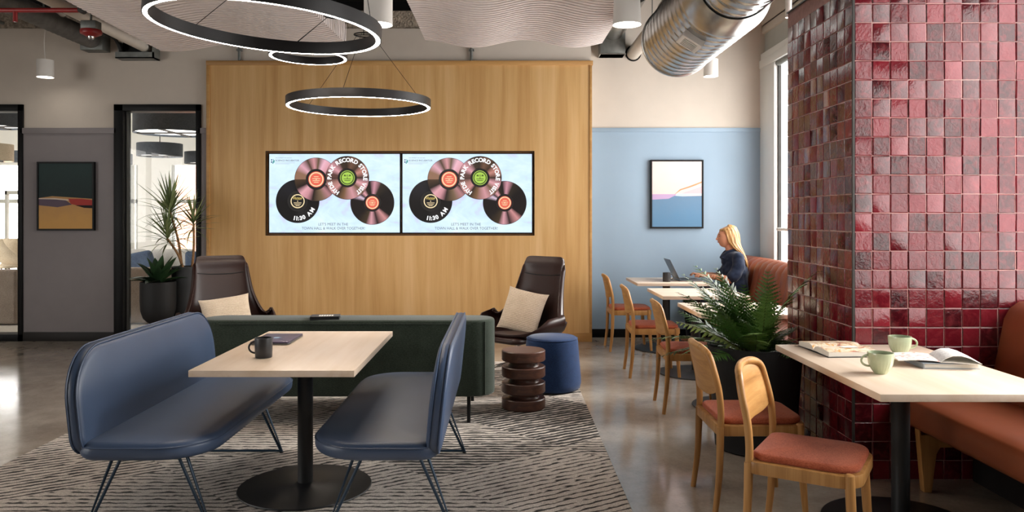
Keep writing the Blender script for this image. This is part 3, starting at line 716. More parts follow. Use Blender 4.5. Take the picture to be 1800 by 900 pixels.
mb = MB(); mb.box(-.09, .09, -.13, -.1, -.03, .02); mb.box(-.09, .09, .1, .13, -.03, .02); mb.box(-.09, -.06, -.1, .1, -.03, .02); mb.box(.06, .09, -.1, .1, -.03, .02); mb.build('grille_frame', MT['white_metal'], g)
MB().box(-.06, .06, -.1, .1, -.012, .02).build('grille_back', MT['dark_steel'], g)
for k in range(5): MB().box(-.06, .06, -.09 + .04*k, -.075 + .04*k, -.028, -.008).build('slat', MT['white_metal'], g)
for yy in (-.6, -3.0):
    MB().tube([(-.24, yy, .1), (-.24, yy, (CZ - (1.446 + 1.724*.85))/.85)], .006, 6).build('hanger_rod', MT['galv_dull'], du)
wp = empty('white_pipe', 'white insulated pipe entering the wall beside the metal duct box', 'pipe', (px(1113, YWR), YWR, pz(94, YWR)))
MB().tube([(0, 0, 0), (0, -2.0, 0)], .078, 24).build('pipe_run', MT['white_pipe'], wp)
MB().tube([(0, -1.95, 0), (0, -6.4, 0)], .098, 24).build('pipe_sleeve', MT['white_pipe'], wp)
MB().lathe([(.095, 0), (.095, -.012), (.079, -.012), (.079, 0)], n=28, ax='y', cap=False).build('collar', MT['black_metal'], wp)
MB().tube([(0, -1.2, 0), (0, -1.2, CZ - pz(94, YWR))], .005, 6).build('hanger_rod', MT['galv_dull'], wp)
sb = empty('duct_box', 'grey sheet metal box on the wall beside the white pipe', 'duct', (px(1073, YWR), YWR, pz(102, YWR)))
MB().box(-.145, .145, -.22, 0, 0, .40).build('box_body', MT['galv_dull'], sb, bevel=.004)
MB().box(-.15, .15, -.225, .0, 0, .012).build('flange', MT['galv'], sb)
MB().lathe([(.14, -.1), (.14, -1.8)], (0, 0, .3), 24, ax='y').build('branch_duct', MT['galv'], sb)
# left services
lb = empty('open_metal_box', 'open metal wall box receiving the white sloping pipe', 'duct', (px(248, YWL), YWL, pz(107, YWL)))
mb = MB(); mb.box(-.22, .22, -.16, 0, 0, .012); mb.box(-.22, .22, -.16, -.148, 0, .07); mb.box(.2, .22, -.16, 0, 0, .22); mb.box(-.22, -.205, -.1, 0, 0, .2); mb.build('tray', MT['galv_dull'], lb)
MB().box(-.2, .2, -.02, -.004, .02, .24).build('painted_dark_inside', MT['black_metal'], lb)  # black plate paints in the shade inside the open box
xw, zw = px(262, YWL), pz(86, YWL)
lp = empty('insulated_pipe', 'white insulated pipe sloping into the open metal wall box', 'pipe', (xw, YWL - .05, zw))
MB().tube([(0, 0, 0), (-.02, -3.4, .06)], .062, 20).build('pipe_run', MT['white_pipe'], lp)
for yy in (-.7, -2.4): MB().tube([(-.005, yy, .04), (-.005, yy, CZ - zw)], .005, 6).build('hanger_rod', MT['galv_dull'], lp)
bh = empty('black_hose', 'black rubber hose bending into the open metal wall box', 'pipe', (xw - .01, YWL - .08, zw + .02))
MB().tube(catmull([(0.02, 0, -.02), (.02, -.05, .10), (-.05, -.3, .13), (-.1, -1.2, .16), (-.12, -3.0, .16)], 6), .03, 12).build('hose', MT['black_powder'], bh)
MB().tube(catmull([(-.27, -.02, -.05), (-.30, -.1, .06), (-.36, -.25, .1), (-.38, -1.2, .14)], 6), .018, 10).build('hose', MT['black_powder'], bh)
gb = empty('flexible_duct', 'grey flexible duct ending in a square wall box', 'duct', (px(175, YWL), YWL, pz(93, YWL)))
MB().box(-.13, .125, -.18, 0, 0, .28).build('wall_box', MT['galv_dull'], gb, bevel=.004)
mb = MB(); rings = []
for i in range(60):
    y = -.17 - i*.04; r = .1 + (.008 if i % 2 else 0); rings.append([(.0 - i*.004 + r*math.cos(2*PI*j/20), y, .12 + i*.002 + r*math.sin(2*PI*j/20)) for j in range(20)])
mb.loft(rings).build('duct_hose', MT['flex_grey'], gb)
MB().tube([(-.1, -1.2, .22), (-.1, -1.2, CZ - pz(93, YWL))], .005, 6).build('hanger_rod', MT['galv_dull'], gb)
rp = empty('sprinkler_pipe', 'dark red sprinkler pipe running level near the ceiling', 'pipe', (-4.8*6.3/7.3, 6.3, pz(18, 6.3))); rp.scale = (6.3/7.3,)*3
MB().tube([(-3.2, 0, 0), (.85, 0, 0)], .022, 14).build('pipe_run', MT['red_pipe'], rp)
MB().tube([(.2, 0, 0), (.2, 0, -.11)], .02, 10).build('branch', MT['red_pipe'], rp)
MB().lathe([(.032, -.03), (.032, .03)], (.83, 0, 0), 16, ax='y').build('coupling', MT['dark_steel'], rp)
MB().tube([(.83, 0, 0), (.83, 0, (CZ - pz(18, 6.3))*7.3/6.3)], .02, 10).build('riser', MT['dark_steel'], rp)
MB().tube([(-.8, 0, 0), (-.8, 0, (CZ - pz(18, 6.3))*7.3/6.3)], .005, 6).build('hanger_rod', MT['galv_dull'], rp)
rq = empty('red_branch_pipe', 'thin dark red pipe just above the white sloping pipe', 'pipe', (px(277, 8.6), 8.6, pz(72, 8.6)))
MB().tube([(0, 0, 0), (-.02, -1.6, .0)], .017, 10).build('pipe_run', MT['red_pipe'], rq)
MB().tube([(0, -.1, 0), (0, -.1, CZ - pz(72, 8.6))], .004, 6).build('hanger_rod', MT['galv_dull'], rq)
al = empty('alarm_sounder', 'red ceiling alarm with clear strobe lens on grey box', 'alarm', (px(160, 7.3), 7.3, pz(58, 7.3))); al.scale = (.92,)*3
MB().lathe([(.01, -.035), (.05, -.035), (.1, -.01), (.105, .01), (.1, .03), (.01, .03)], n=28).build('body', MT['red_pipe'], al)
MB().lathe([(.005, -.07), (.025, -.065), (.035, -.045), (.035, -.03), (.005, -.03)], n=16).build('strobe_lens', MT['chrome'], al)
MB().box(-.08, .08, -.06, .06, .03, .12).build('back_box', MT['galv_dull'], al, bevel=.01)
MB().tube([(0, 0, .12), (0, 0, (CZ - pz(58, 7.3))/.92)], .012, 8).build('conduit', MT['galv_dull'], al)
cp = empty('ceiling_tube', 'short white tube hanging from ceiling behind the red pipe', 'pipe', (px(103.5, 8.2), 8.2, pz(31, 8.2)))
MB().lathe([(.005, 0), (.05, .012), (.072, .045), (.075, .09), (.075, CZ - pz(31, 8.2))], n=24).build('tube_body', MT['white_metal'], cp)
for k, (xx, yy, zz, ln, lab) in enumerate(((-5.9, 6.2, 4.0, 2.6, 'dark steel beam across the ceiling over the grey wall'),)):
    be = empty('ceiling_joist', lab, 'beam', (xx, yy, zz))
    mb = MB(); mb.box(-2, 2, -.06, .06, 0, .02); mb.box(-2, 2, -.06, .06, .2, .22); mb.box(-2, 2, -.008, .008, .02, .2); mb.build('joist', MT['dark_steel'], be)
    for s in (-1.6, 1.6): MB().box(s - .02, s + .02, -.02, .02, .22, CZ - zz).build('hanger', MT['dark_steel'], be)
for x0_, lab in ((-5.75, 'grey conduit along the ceiling beside the flexible duct'), (-5.35, 'grey strut channel running past the flexible duct')):
    cd = empty('ceiling_conduit', lab, 'pipe', (x0_, 8.9, 3.66 + .06*(x0_ > -5.5)))
    MB().tube([(0, 0, 0), (.25, -4.6, .05)], .02 if x0_ < -5.5 else .028, 10).build('conduit_run', MT['galv_dull'], cd)
    MB().tube([(.1, -2, 0), (.1, -2, CZ - 3.7)], .005, 6).build('hanger_rod', MT['galv_dull'], cd)
for xw_, lab in ((px(422, YWL), 'thin grey conduit rising from top of wood wall, near potted plants'), (px(829, YWL), 'thin grey conduit rising from top of wood wall, near metal duct')):
    cd = empty('wall_conduit', lab, 'pipe', (xw_, YWL - .03, FZ))
    MB().tube([(0, 0, 0), (0, 0, 3.62 - FZ)], .016, 10).build('conduit_run', MT['galv_dull'], cd)
    MB().box(-.03, .03, -.012, .03, .12, .14).build('strap', MT['galv_dull'], cd)
# ================================================================ tables
TT = .746
def cafe_table(cx, cy, w, d, label, group=None, z0=0, mat='table_top', rz=0):
    t_ = empty('cafe_table', label, 'table', (cx, cy, z0), rz, group); tt = TT - z0
    MB().slab(w, d, .003, .03, .0015, 2, 2).build('table_top', MT[mat], t_, loc=(0, 0, tt - .03))
    MB().lathe([(.04, .012), (.04, tt - .045), (.04, tt - .045)], n=28).build('column', MT['black_powder'], t_)
    MB().lathe([(.001, 0), (.345, 0), (.348, .004), (.345, .009), (.06, .016), (.042, .03), (.001, .03)], n=56).build('base_disc', MT['black_powder'], t_)
    MB().box(-.16, .16, -.16, .16, tt - .045, tt - .03).build('mounting_plate', MT['black_powder'], t_)
    return t_
cafe_table(-1.058, 4.123, .754, 1.206, 'pale wood pedestal table between the two blue benches', z0=RZ)
cafe_table(1.857, 3.642, .762, 1.185, 'pale wood pedestal table with two green cups and open books')
cafe_table(1.766, 8.48, .762, .77, 'small pale pedestal table with the open laptop against blue wall', 'alcove tables', mat='table_top_x')
cafe_table(1.766, 7.165, .762, .77, 'small empty pale pedestal table, middle one of the alcove row', 'alcove tables', mat='table_top_x')
cafe_table(1.78, 5.90, .762, .77, 'small pale pedestal table partly hidden by the potted fern', 'alcove tables', mat='table_top_x')

# ================================================================ blue benches
def bench(c, rz, label):
    b = empty('bench_seat', label, 'bench', c, rz, 'blue upholstered benches'); L_ = 1.58
    MB().slab(.585, L_, [.24, .1, .1, .24], .082, .036, 10, 4, dome=.012).build('seat', MT['blue_leather'], b, loc=(.0525, 0, .372))
    ln = R(6)
    def fb(x, y, z):   # slab plane (x: along length, y: height, z: thickness) -> local
        yy = y + .235; return (-.21 - z + .035 - yy*math.sin(ln), x, .385 + yy*math.cos(ln))
    MB().slab(L_, .47, [.24, .24, .1, .1], .07, .032, 12, 4, dome=.0, domeb=.012, f=fb).build('backrest', MT['blue_leather'], b)
    for zz in (.012, .058):
        out = [fb(x, y, zz) for x, y in rrect(L_ - .004, .466, [.238, .238, .098, .098], 10)]
        MB().tube(out, .0045, 6, closed=True).build('piping', MT['blue_leather'], b)
    out = [(x + .0525, y, .432) for x, y in rrect(.583, L_ - .002, [.239, .099, .099, .239], 10)]
    MB().tube(out, .004, 6, closed=True).build('piping', MT['blue_leather'], b)
    for s in (-1, 1):
        y = s * .575
        lg = MB()
        lg.tube([(.15, y - .02*s, .385), (.285, y, .012), (-.285, y, .012), (-.15, y - .02*s, .385)], .0085, 10)
        lg.tube([(.105, y - .02*s, .385), (.275, y, .014)], .0075, 10); lg.tube([(-.105, y - .02*s, .385), (-.275, y, .014)], .0075, 10)
        lo = lg.build('leg', MT['steel_blue'], b)
        for q in (.28, -.28): MB().lathe([(.012, 0), (.012, .008)], (q, y, -.0), 12).build('foot_pad', MT['dark_plastic'], lo)
    MB().box(-.2, .2, -.55, -.5, .36, .375).build('mounting_plate', MT['steel_blue'], b); MB().box(-.2, .2, .5, .55, .36, .375).build('mounting_plate', MT['steel_blue'], b)
    return b
bench((-1.635, 4.14, RZ), 0, 'blue leather bench with its cushioned front facing the windows')
bench((-.525, 4.14, RZ), PI, 'blue leather bench standing with its back to the windows')

# ================================================================ green sofa (back to the camera)
so = empty('sofa', 'green fabric sofa with rounded ends seen from behind', 'sofa', (-1.09, 5.30, RZ))
def usofa():
    W2, D2_, t1, t2 = 1.02, .86, .17, .15; ro, ri = .26, .12; out = []
    def arc(cx, cy, r, a0, a1, n=12): return [(cx + r*math.cos(lerp(a0, a1, k/n)), cy + r*math.sin(lerp(a0, a1, k/n))) for k in range(n+1)]
    out += [(W2, D2_)]; out = [(W2 - t2, D2_), (W2, D2_ - .0)]
    out += [(W2, ro)] + arc(W2 - ro, ro, ro, 0, -PI/2)[1:] + arc(-W2 + ro, ro, ro, -PI/2, -PI)[0:]
    out += [(-W2, D2_), (-W2 + t2, D2_)]
    out += [(-W2 + t2, t1 + ri)] + arc(-W2 + t2 + ri, t1 + ri, ri, -PI, -PI/2)[1:] + arc(W2 - t2 - ri, t1 + ri, ri, -PI/2, 0)
    return out
MB().slab(2.04, .30, .148, .525, .022, 10, 4).build('back', MT['green_fabric'], so, loc=(0, .15, .20))
MB().box(-.93, .93, .28, .86, .205, .30).build('seat_base', MT['green_fabric'], so, bevel=.01)
for s in (-1, 1): MB().slab(.84, .64, .06, .14, .05, dome=.02).build('seat_cushion', MT['green_fabric'], so, loc=(s*.46, .63, .30))
for s in (-1, 1):
    MB().tube([(s*.955, .021, .215), (s*.955, .021, .715)], .005, 6).build('seam', MT['green_fabric'], so)
    for yy in (.12, .74): MB().tube([(s*.84, yy, .205), (s*.84, yy, 0)], .013, 10).build('leg', MT['black_metal'], so)
MB().tube([(-.86, -.0015, .7), (.86, -.0015, .7)], .003, 6).build('seam', MT['green_fabric'], so)
bk = empty('book', 'black closed book lying on top of the green sofa back', 'book', (px(572, 5.38), 5.39, RZ + .726), R(8))
MB().box(-.094, .094, -.065, .065, .003, .018).build('pages', MT['dark_plastic'], bk); mb = MB(); mb.box(-.097, .097, -.068, .068, .018, .021); mb.box(-.097, .097, -.068, .068, 0, .003); mb.box(-.1, -.095, -.068, .068, 0, .021); mb.build('cover', MT['black_cover'], bk)
mb = MB()
for k in range(6): mb.box(-.045 + k*.017, -.033 + k*.017, -.03, .02, .021, .0214)
mb.build('cover_title', MT['paper'], bk, 0)

# ================================================================ lounge chairs
def sinterp(v, xs, ys): return sum(interp(v + d, xs, ys)*k for d, k in ((-.06, .1), (-.03, .22), (0, .36), (.03, .22), (.06, .1)))
def armchair(loc, rz, label):
    a = empty('lounge_chair', label, 'armchair', loc, rz, 'brown leather lounge chairs')
    path = catmull([(0, -.30, .375), (0, -.12, .345), (0, .08, .32), (0, .20, .335), (0, .275, .43), (0, .325, .635), (0, .37, .825), (0, .405, .955), (0, .425, 1.045)], 7)
    m = len(path) - 1; rows = []; NS = 26; NV = 46
    def sec(v, s):
        q = abs(s); f_ = min(max(v, 0), 1)*m; i = min(int(f_), m - 1); p = path[i].lerp(path[i+1], f_ - i)
        w = sinterp(v, [0, .1, .25, .36, .46, .55, .64, .75, 1], [.34, .39, .43, .432, .395, .325, .272, .248, .222])
        hh = sinterp(v, [0, .08, .2, .32, .42, .52, .63, .8, 1], [.06, .13, .20, .22, .205, .135, .07, .045, .03])
        tg = (path[min(i+1, m)] - path[max(i-1, 0)]).normalized(); nrm = Vector((1, 0, 0)).cross(tg).normalized()
        head = math.exp(-((v - .90)/.06)**2) * .02
        x = w * math.copysign(math.sin(q*PI/2)**.92, s); off = hh * (1 - math.cos(q*PI/2))**1.25 + head*(1 - q**4)
        return p + nrm*off + Vector((x, 0, 0))
    for i in range(NV + 1):
        row = []
        for j in range(NS + 1):
            s = -1 + 2*j/NS; q = abs(s); v0 = .15*q**2; v1 = 1 - .10*(1 - (1 - q**5)**.5)
            row.append(sec(lerp(v0, v1, i/NV), s))
        rows.append(row)
    m = NV
    test = rows[2][NS//2+1] - rows[2][NS//2]; d2 = rows[3][NS//2] - rows[2][NS//2]; up = test.cross(d2).z > 0
    mb = solid_grid(rows, lambda i, j: .012 + .034*min(1, min(i, NV - i, 1.6*j, 1.6*(NS - j))/4)**.6, flip=not up); me = mb.build('shell', MT['brown_leather'], a, 70)
    k = int(.80*m); MB().tube([rows[k][j] + Vector((0, -.002, 0)) for j in range(4, NS-3)], .004, 6).build('headrest_seam', MT['black_powder'], a)
    MB().slab(.52, .50, .1, .06, .03, dome=.02).build('seat_cushion', MT['brown_leather'], a, loc=(0, -.06, .285))
    MB().tube([(0, .0, .27), (0, 0, .06)], .025, 14).build('column', MT['chrome'], a)
    for k in range(4):
        th = PI/4 + k*PI/2; MB().tube([(0, 0, .07), (.15*math.cos(th), .15*math.sin(th), .05), (.31*math.cos(th), .31*math.sin(th), .014)], [.02, .017, .012], 10).build('leg', MT['chrome'], a)
    return a
def pillow(loc, rot, w, h, th, label, ribs=26):
    nu, nv = 26, ribs*4; vs = []; fs = []
    for side in (1, -1):
        for i in range(nv + 1):
            for j in range(nu + 1):
                u, v = -1 + 2*j/nu, -1 + 2*i/nv
                pin = 1 - .07*(1 - abs(u)**3)*(abs(v)**4); pin2 = 1 - .07*(1 - abs(v)**3)*(abs(u)**4)
                tt = th/2 * (max(0, 1 - abs(u)**2.6) * max(0, 1 - abs(v)**2.6))**.55
                tt += .0028*math.sin(i*PI/2)*(1 if tt > .006 else 0)
                vs.append((w/2*u*pin2, side*-tt, h/2*v*pin + h/2))
    o = (nu+1)*(nv+1)
    for i in range(nv):
        for j in range(nu):
            a = i*(nu+1) + j; fs += [(a, a+1, a+nu+2, a+nu+1), (o+a, o+a+nu+1, o+a+nu+2, o+a+1)]
    p = MB().add(vs, fs).build('throw_pillow', MT['cream_knit'], None, 180, loc=loc, rot=rot)
    return tag(p, label, 'cushion', 'cream ribbed pillows')
A1 = (px(399, 7.3), 7.35, RZ); A2 = (px(910, 7.25), 7.25, RZ)
A1R, A2R = R(31), R(-42)
armchair(A1, A1R, 'dark brown leather lounge chair in front of tall potted plant')
armchair(A2, A2R, 'dark brown leather lounge chair behind the blue pouf')
def onchair(A, rz, p, tiltx, rolly, yaw=0):
    c, s = math.cos(rz), math.sin(rz); x, y, z = p
    return (A[0] + c*x - s*y, A[1] + s*x + c*y, A[2] + z), (tiltx, rolly, rz + yaw)
l_, r_ = onchair(A1, A1R, (.02, .05, .345), R(-22), R(-6)); pillow(l_, r_, .47, .34, .14, 'cream ribbed pillow on the lounge chair near the plants')
l_, r_ = onchair(A2, A2R, (-.05, .03, .345), R(-22), R(9), R(12)); pillow(l_, r_, .43, .42, .14, 'cream ribbed pillow on the lounge chair behind the pouf')

# ================================================================ stool, pouf
st = empty('wood_stool', 'dark turned wooden stool of four stacked drums on the rug', 'stool', (.142, 5.84, RZ))
zz = 0
for k in range(4):
    MB().lathe([(.001, 0), (.158, 0), (.164, .006), (.164, .072), (.158, .078), (.001, .078)], n=48).build('drum', MT['walnut'], st, loc=(0, 0, zz))
    if k < 3: MB().lathe([(.118, 0), (.104, .018), (.104, .026), (.118, .044)], n=36).build('neck', MT['walnut'], st, loc=(0, 0, zz + .078))
    zz += .1185
pf = empty('pouf', 'round navy blue fabric pouf beside the turned wooden stool', 'pouf', (.395, 6.46, RZ))
MB().lathe([(.001, 0), (.20, .002), (.232, .02), (.24, .06), (.238, .12), (.224, .28), (.215, .40), (.208, .425), (.19, .438), (.001, .444)], n=56).build('body', MT['blue_fabric'], pf, 60)
MB().tube([(.21*math.cos(2*PI*k/56), .21*math.sin(2*PI*k/56), .424) for k in range(56)], .004, 6, closed=True).build('piping', MT['blue_fabric'], pf)

# ================================================================ dining chairs
def make_chair():
    c = empty('dining_chair')
    MB().slab(.445, .44, [.10, .05, .05, .10], .052, .006, 8, 2).build('seat_frame', MT['oak'], c, loc=(0, 0, .388))
    MB().slab(.415, .395, [.09, .06, .06, .09], .034, .016, 8, 3, dome=.012).build('seat_pad', MT['terracotta'], c, loc=(.003, 0, .436))
    for s in (-1, 1):
        MB().tube([(.178, s*.198, .446), (.178, s*.198, .44), (.19, s*.203, .2), (.205, s*.208, 0)], [.012, .0195, .0185, .0135], 14).build('leg', MT['oak'], c)
        pts = catmull([(-.205, s*.203, .43), (-.212, s*.208, .2), (-.235, s*.213, 0)], 4)
        MB().tube(pts, [.019 - .0055*k/(len(pts)-1) for k in range(len(pts))], 14).build('leg', MT['oak'], c)
    half = [(-.204, -.203, .42), (-.203, -.204, .50), (-.212, -.203, .60), (-.235, -.197, .70), (-.252, -.172, .768), (-.272, -.105, .797), (-.284, 0, .803)]
    full_ = catmull(half + [(x, -y, z) for x, y, z in reversed(half[:-1])], 5)
    MB().tube(full_, .0165, 12).build('back_frame', MT['oak'], c)
    # curved back board hanging in the arch
    hp = catmull(half, 5)
    def at(z):
        for a, b in zip(hp, hp[1:]):
            if a.z <= z <= b.z: t_ = (z - a.z)/max(1e-6, b.z - a.z); return lerp(a.x, b.x, t_), -lerp(a.y, b.y, t_)
        return hp[-1].x, 0.0
    rows = []; nU = 18; nV = 10
    for i in range(nV + 1):
        row = []
        for j in range(nU + 1):
            u = -1 + 2*j/nU; zb = .568 + .035*abs(u)**4; ztop = None
            # top follows the arch: find z where half width equals |u|*0.195
            lo, hi = .5, .8
            tgt = abs(u)*.199
            for _ in range(18):
                mid = (lo+hi)/2
                if at(mid)[1] > tgt: lo = mid
                else: hi = mid
            ztop = min(.797, lo); z = lerp(min(zb, ztop - .002), ztop, i/nV)
            xs = at(z)[0]; row.append(Vector((xs - .030*(1 - u*u)*(1 - .6*i/nV) , u*.199, z)))
        rows.append(row)
    solid_grid(rows, .012).build('backrest', MT['oak_y'], c, 50)
    return c
ch0 = make_chair()
spots = [((1.36, 8.49), 0, 'oak dining chair with terracotta seat closest to the blue wall'),
         ((1.36, 7.13), R(-2), 'oak dining chair with terracotta seat, second from the blue wall'),
         ((1.405, 5.875), R(-2), 'oak dining chair with terracotta seat just behind the fern planter'),
         ((1.245, 3.945), R(0), 'oak dining chair beside the planter, partly behind another chair'),
         ((1.29, 3.27), R(-32), 'oak dining chair with terracotta seat turned out in front')]
for k, ((x, y), a, lab) in enumerate(spots):
    o = ch0 if k == 0 else copy_tree(ch0)
    o.location = (x, y, 0); o.rotation_euler = (0, 0, a); tag(o, lab, 'chair', 'oak dining chairs')

# ================================================================ banquettes
def banquette(y0, y1, roll, label, feet, mat='tan_leather'):
    b = empty('banquette', label, 'banquette', (2.12, y0, 0)); L_ = y1 - y0
    # seat profile in x-z, lofted along y
    prof = [(0.03, .335), (.0, .36), (-.005, .42), (.02, .475), (.07, .498), (.3, .49), (.62, .475), (.62, .335)]
    cp_ = prof
    MB().loft([[(x, y, z) for x, z in cp_] for y in (0, .012, L_ - .012, L_)]).build('seat', MT[mat], b, 50, bevel=.008)
    n = max(1, round(L_ / roll)); wd = L_ / n
    for k in range(n):   # upholstered back channels
        rows = []
        for i in range(9):
            u = -1 + 2*i/8; bul = .045*(1 - abs(u)**2.5)
            rows.append([Vector((xx - bul*kx, (k + .5)*wd + u*wd/2*.985, z)) for xx, z, kx in ((.56, .46, 1), (.585, .6, 1), (.615, .75, 1), (.64, .88, 1), (.665, .925, .9), (.70, .952, .5), (.76, .955, .3), (.81, .94, 0))])
        solid_grid(rows, .03, flip=True).build('back_channel', MT[mat], b, 50)
    bx('back_panel', MT['dark_steel'], .76, .82, 0, L_, .1, .93, b)
    bx('toe_board', MT['dark_base'], .44, .5, 0, L_, 0, .335, b)
    for y in feet:
        mb = MB(); mb.prism([(.075, 0), (.115, 0), (.14, .2), (.16, .235), (.42, .235), (.42, .30), (.06, .30), (.065, .33), (.11, .335), (.07, .335), (.05, .32), (.055, .2)][:7] + [(.055, .335), (.045, .335)], lambda a, c: (a, y, c), lambda a, c: (a, y + .045, c))
        mb.build('leg', MT['oak'], b, 40, bevel=.004)
    return b
banquette(1.2, 4.245, .62, 'rust leather banquette in front of the tiled column', (2.86,))
banquette(5.28, 9.24, .165, 'rust leather channel-back banquette the person sits on', (.6, 3.4))

# ================================================================ planter with fern
pl = empty('planter', 'large black round planter holding the fern', 'planter', (1.565, 4.86, 0))
MB().lathe([(.001, 0), (.225, 0), (.24, .01), (.285, .62), (.29, .64), (.278, .645), (.265, .63), (.262, .56), (.001, .56)], n=56).build('pot', MT['charcoal_pot'], pl, 40)
MB().lathe([(.001, .57), (.262, .565), (.262, .555), (.001, .555)], n=40).build('soil', MT['soil'], pl)
t = NT('fern_green'); oi = t.n('ShaderNodeObjectInfo')
c_ = t.ramp(oi.outputs['Random'], [(0, hexc('#3a6024')), (.45, hexc('#5a883c')), (.8, hexc('#84ac56')), (1, hexc('#a8a45a'))])
t.set(Base_Color=t.mix(t.m('MULTIPLY', t.noise(t.obj, 30, 2), .4), c_, hexc('#16280f')), Roughness=.42, Specular_IOR_Level=.5, Subsurface_Weight=0.0)
MT['fern_green'] = t.mat; MT['fern_stem'] = plain('fern_stem', '#4a4424', .6)
def frond_mesh(seed, L_=.58):
    q = random.Random(seed); mb = MB(); n = 17
    droop = q.uniform(.25, .6)
    def sp(t_): return Vector((L_*(t_ - .12*droop*t_*t_), L_*.05*math.sin(t_*3 + seed), -L_*droop*.75*t_**2.2))
    mb.cur = 1; mb.tube([sp(k/12) for k in range(13)], [.0036*(1-.75*k/12) for k in range(13)], 5); mb.cur = 0
    for k in range(n):
        t_ = .2 + .79*k/(n-1); p = sp(t_); tg = (sp(min(1, t_+.02)) - sp(t_-.02)).normalized()
        ln = L_*.19*(1 - ((t_ - .42)/.62)**2 if t_ > .42 else .8 + .2*(t_ - .2)/.22)**.9 + .006
        for s in (-1, 1):
            side = Vector((0, s, 0)); out = (side*.86 + tg*.5 + Vector((0, 0, q.uniform(-.22, .10)))).normalized()
            fw = (tg - out*tg.dot(out)).normalized(); up_ = out.cross(fw)*s; m_ = 6; bw = ln*.13 + .0035
            mid = [p + out*ln*(i/m_) - Vector((0, 0, .12*ln*(i/m_)**2)) for i in range(m_ + 1)]
            vs = list(mid); fs = []
            for sg in (1, -1):
                for i in range(m_):   # one tooth per segment
                    f_ = (i + .75)/m_; wv = bw*(1 - f_)**.6*(1.0 if i else 1.1); b = len(vs)
                    vs.append(mid[i].lerp(mid[i+1], .9) + fw*sg*wv + up_*wv*.25)
                    vs.append(mid[i].lerp(mid[i+1], .15) + fw*sg*wv*.82 + up_*wv*.2)
                    fs += [(i, i+1, b, b+1)] if sg < 0 else [(i, b+1, b, i+1)]
            mb.add(vs, fs)
    return mb.mesh('frond', [MT['fern_green'], MT['fern_stem']], 60)
fr = [frond_mesh(s) for s in range(7)]
fe = empty('fern', 'green fern with toothed fronds growing in the black planter', 'plant', (1.565, 4.86, .565))
for k in range(50):
    az = k*2.39996 + rnd.uniform(-.2, .2); el = rnd.uniform(14, 66) if k > 16 else rnd.uniform(62, 86)
    o = obj('frond', rnd.choice(fr), fe, (.08*math.cos(az)*rnd.random(), .08*math.sin(az)*rnd.random(), 0), (rnd.uniform(-.35, .35), -R(el), az))
    s_ = rnd.uniform(.72, 1.08) * (1.0 if k > 16 else 1.08)
    if math.cos(az) > .25 and el < 75: s_ *= .56
    o.scale = (s_,)*3

# ================================================================ pots by the glass door
def leaf_mesh(L_, w, bend, fold, mat, seg=7, tipp=1.0, basew=.45):
    mb = MB(); vs = []; fs = []
    for i in range(seg + 1):
        t_ = i/seg; wd = w/2 * (basew + (1-basew)*min(1, t_*3)) * (1 - t_**2.2)**tipp + .0006
        x = L_*(t_ - .18*bend*t_*t_); z = L_*(-bend*.55*t_*t_)
        vs += [(x, -wd, z + fold*wd), (x, 0, z), (x, wd, z + fold*wd)]
    for i in range(seg):
        a = 3*i; fs += [(a, a+3, a+4, a+1), (a+1, a+4, a+5, a+2)]
    return mb.add(vs, fs).mesh('leaf', mat, 60)
def leafmat(name, c1, c2, edge=None):
    t = NT(name); oi = t.n('ShaderNodeObjectInfo'); n = t.noise(t.map(t.obj, (3, 60, 3)), 3, 2)
    c = t.mix(oi.outputs['Random'], hexc(c1), hexc(c2)); c = t.mix(t.m('MULTIPLY', n, .35), c, hexc('#22331a')); 
    t.set(Base_Color=c, Roughness=.42); return t.mat
MT['yucca_leaf'] = leafmat('yucca_leaf', '#5c7142', '#93a06c'); MT['agave_leaf'] = leafmat('agave_leaf', '#17301c', '#2c4a2a'); MT['cane'] = plain('cane', '#8a6642', .8, var=.25, vscale=40, bump=.5, bscale=60, bdist=.01)
PY = 8.5
tp = empty('tall_planter', 'tall slate grey tapered planter by the glass door', 'planter', (px(324.5, PY), PY, 0))
MB().lathe([(.001, 0), (.10, 0), (.108, .01), (.128, .5), (.135, .885), (.135, .895), (.125, .898), (.12, .86), (.001, .86)], n=48).build('pot', MT['pot_slate'], tp)
MB().lathe([(.001, .868), (.12, .866), (.12, .855), (.001, .855)], n=32).build('soil', MT['soil'], tp)
yu = empty('yucca_plant', 'three-caned yucca with sword leaves in the tall planter', 'plant', (px(324.5, PY), PY, .866))
ym = [leaf_mesh(.47, .036, b_, .35, MT['yucca_leaf']) for b_ in (.05, .2, .45, .8, .3)]
for (bx_, by_, top, n_, s0) in (((-.03), .01, (-.16, .0, .63), 50, 1.0), ((.0), -.03, (-.17, -.05, .34), 46, .9), ((.075), .02, (.08, .05, .50), 34, .8)):
    pts = catmull([(bx_, by_, 0), (lerp(bx_, top[0], .4) + .01, lerp(by_, top[1], .5), top[2]*.5), top], 6)
    MB().tube(pts, [.015 - .004*k/len(pts) for k in range(len(pts))], 9).build('cane', MT['cane'], yu)
    for k in range(n_):
        t_ = k/n_; az = k*2.4 + rnd.uniform(-.2, .2); el = lerp(-18, 84, t_**.8) + rnd.uniform(-6, 6)
        s_ = s0*rnd.uniform(.8, 1.05)*(.75 + .25*math.sin(t_*PI))
        o = obj('leaf', ym[0 if t_ > .7 else rnd.randrange(5)], yu, (top[0], top[1], top[2] - .07 + .14*t_), (rnd.uniform(-.3, .3), -R(el), az), (s_,)*3)
bp = empty('bowl_planter', 'black rounded planter on a low stand by the glass door', 'planter', (px(278, PY - .2), PY - .2, 0))
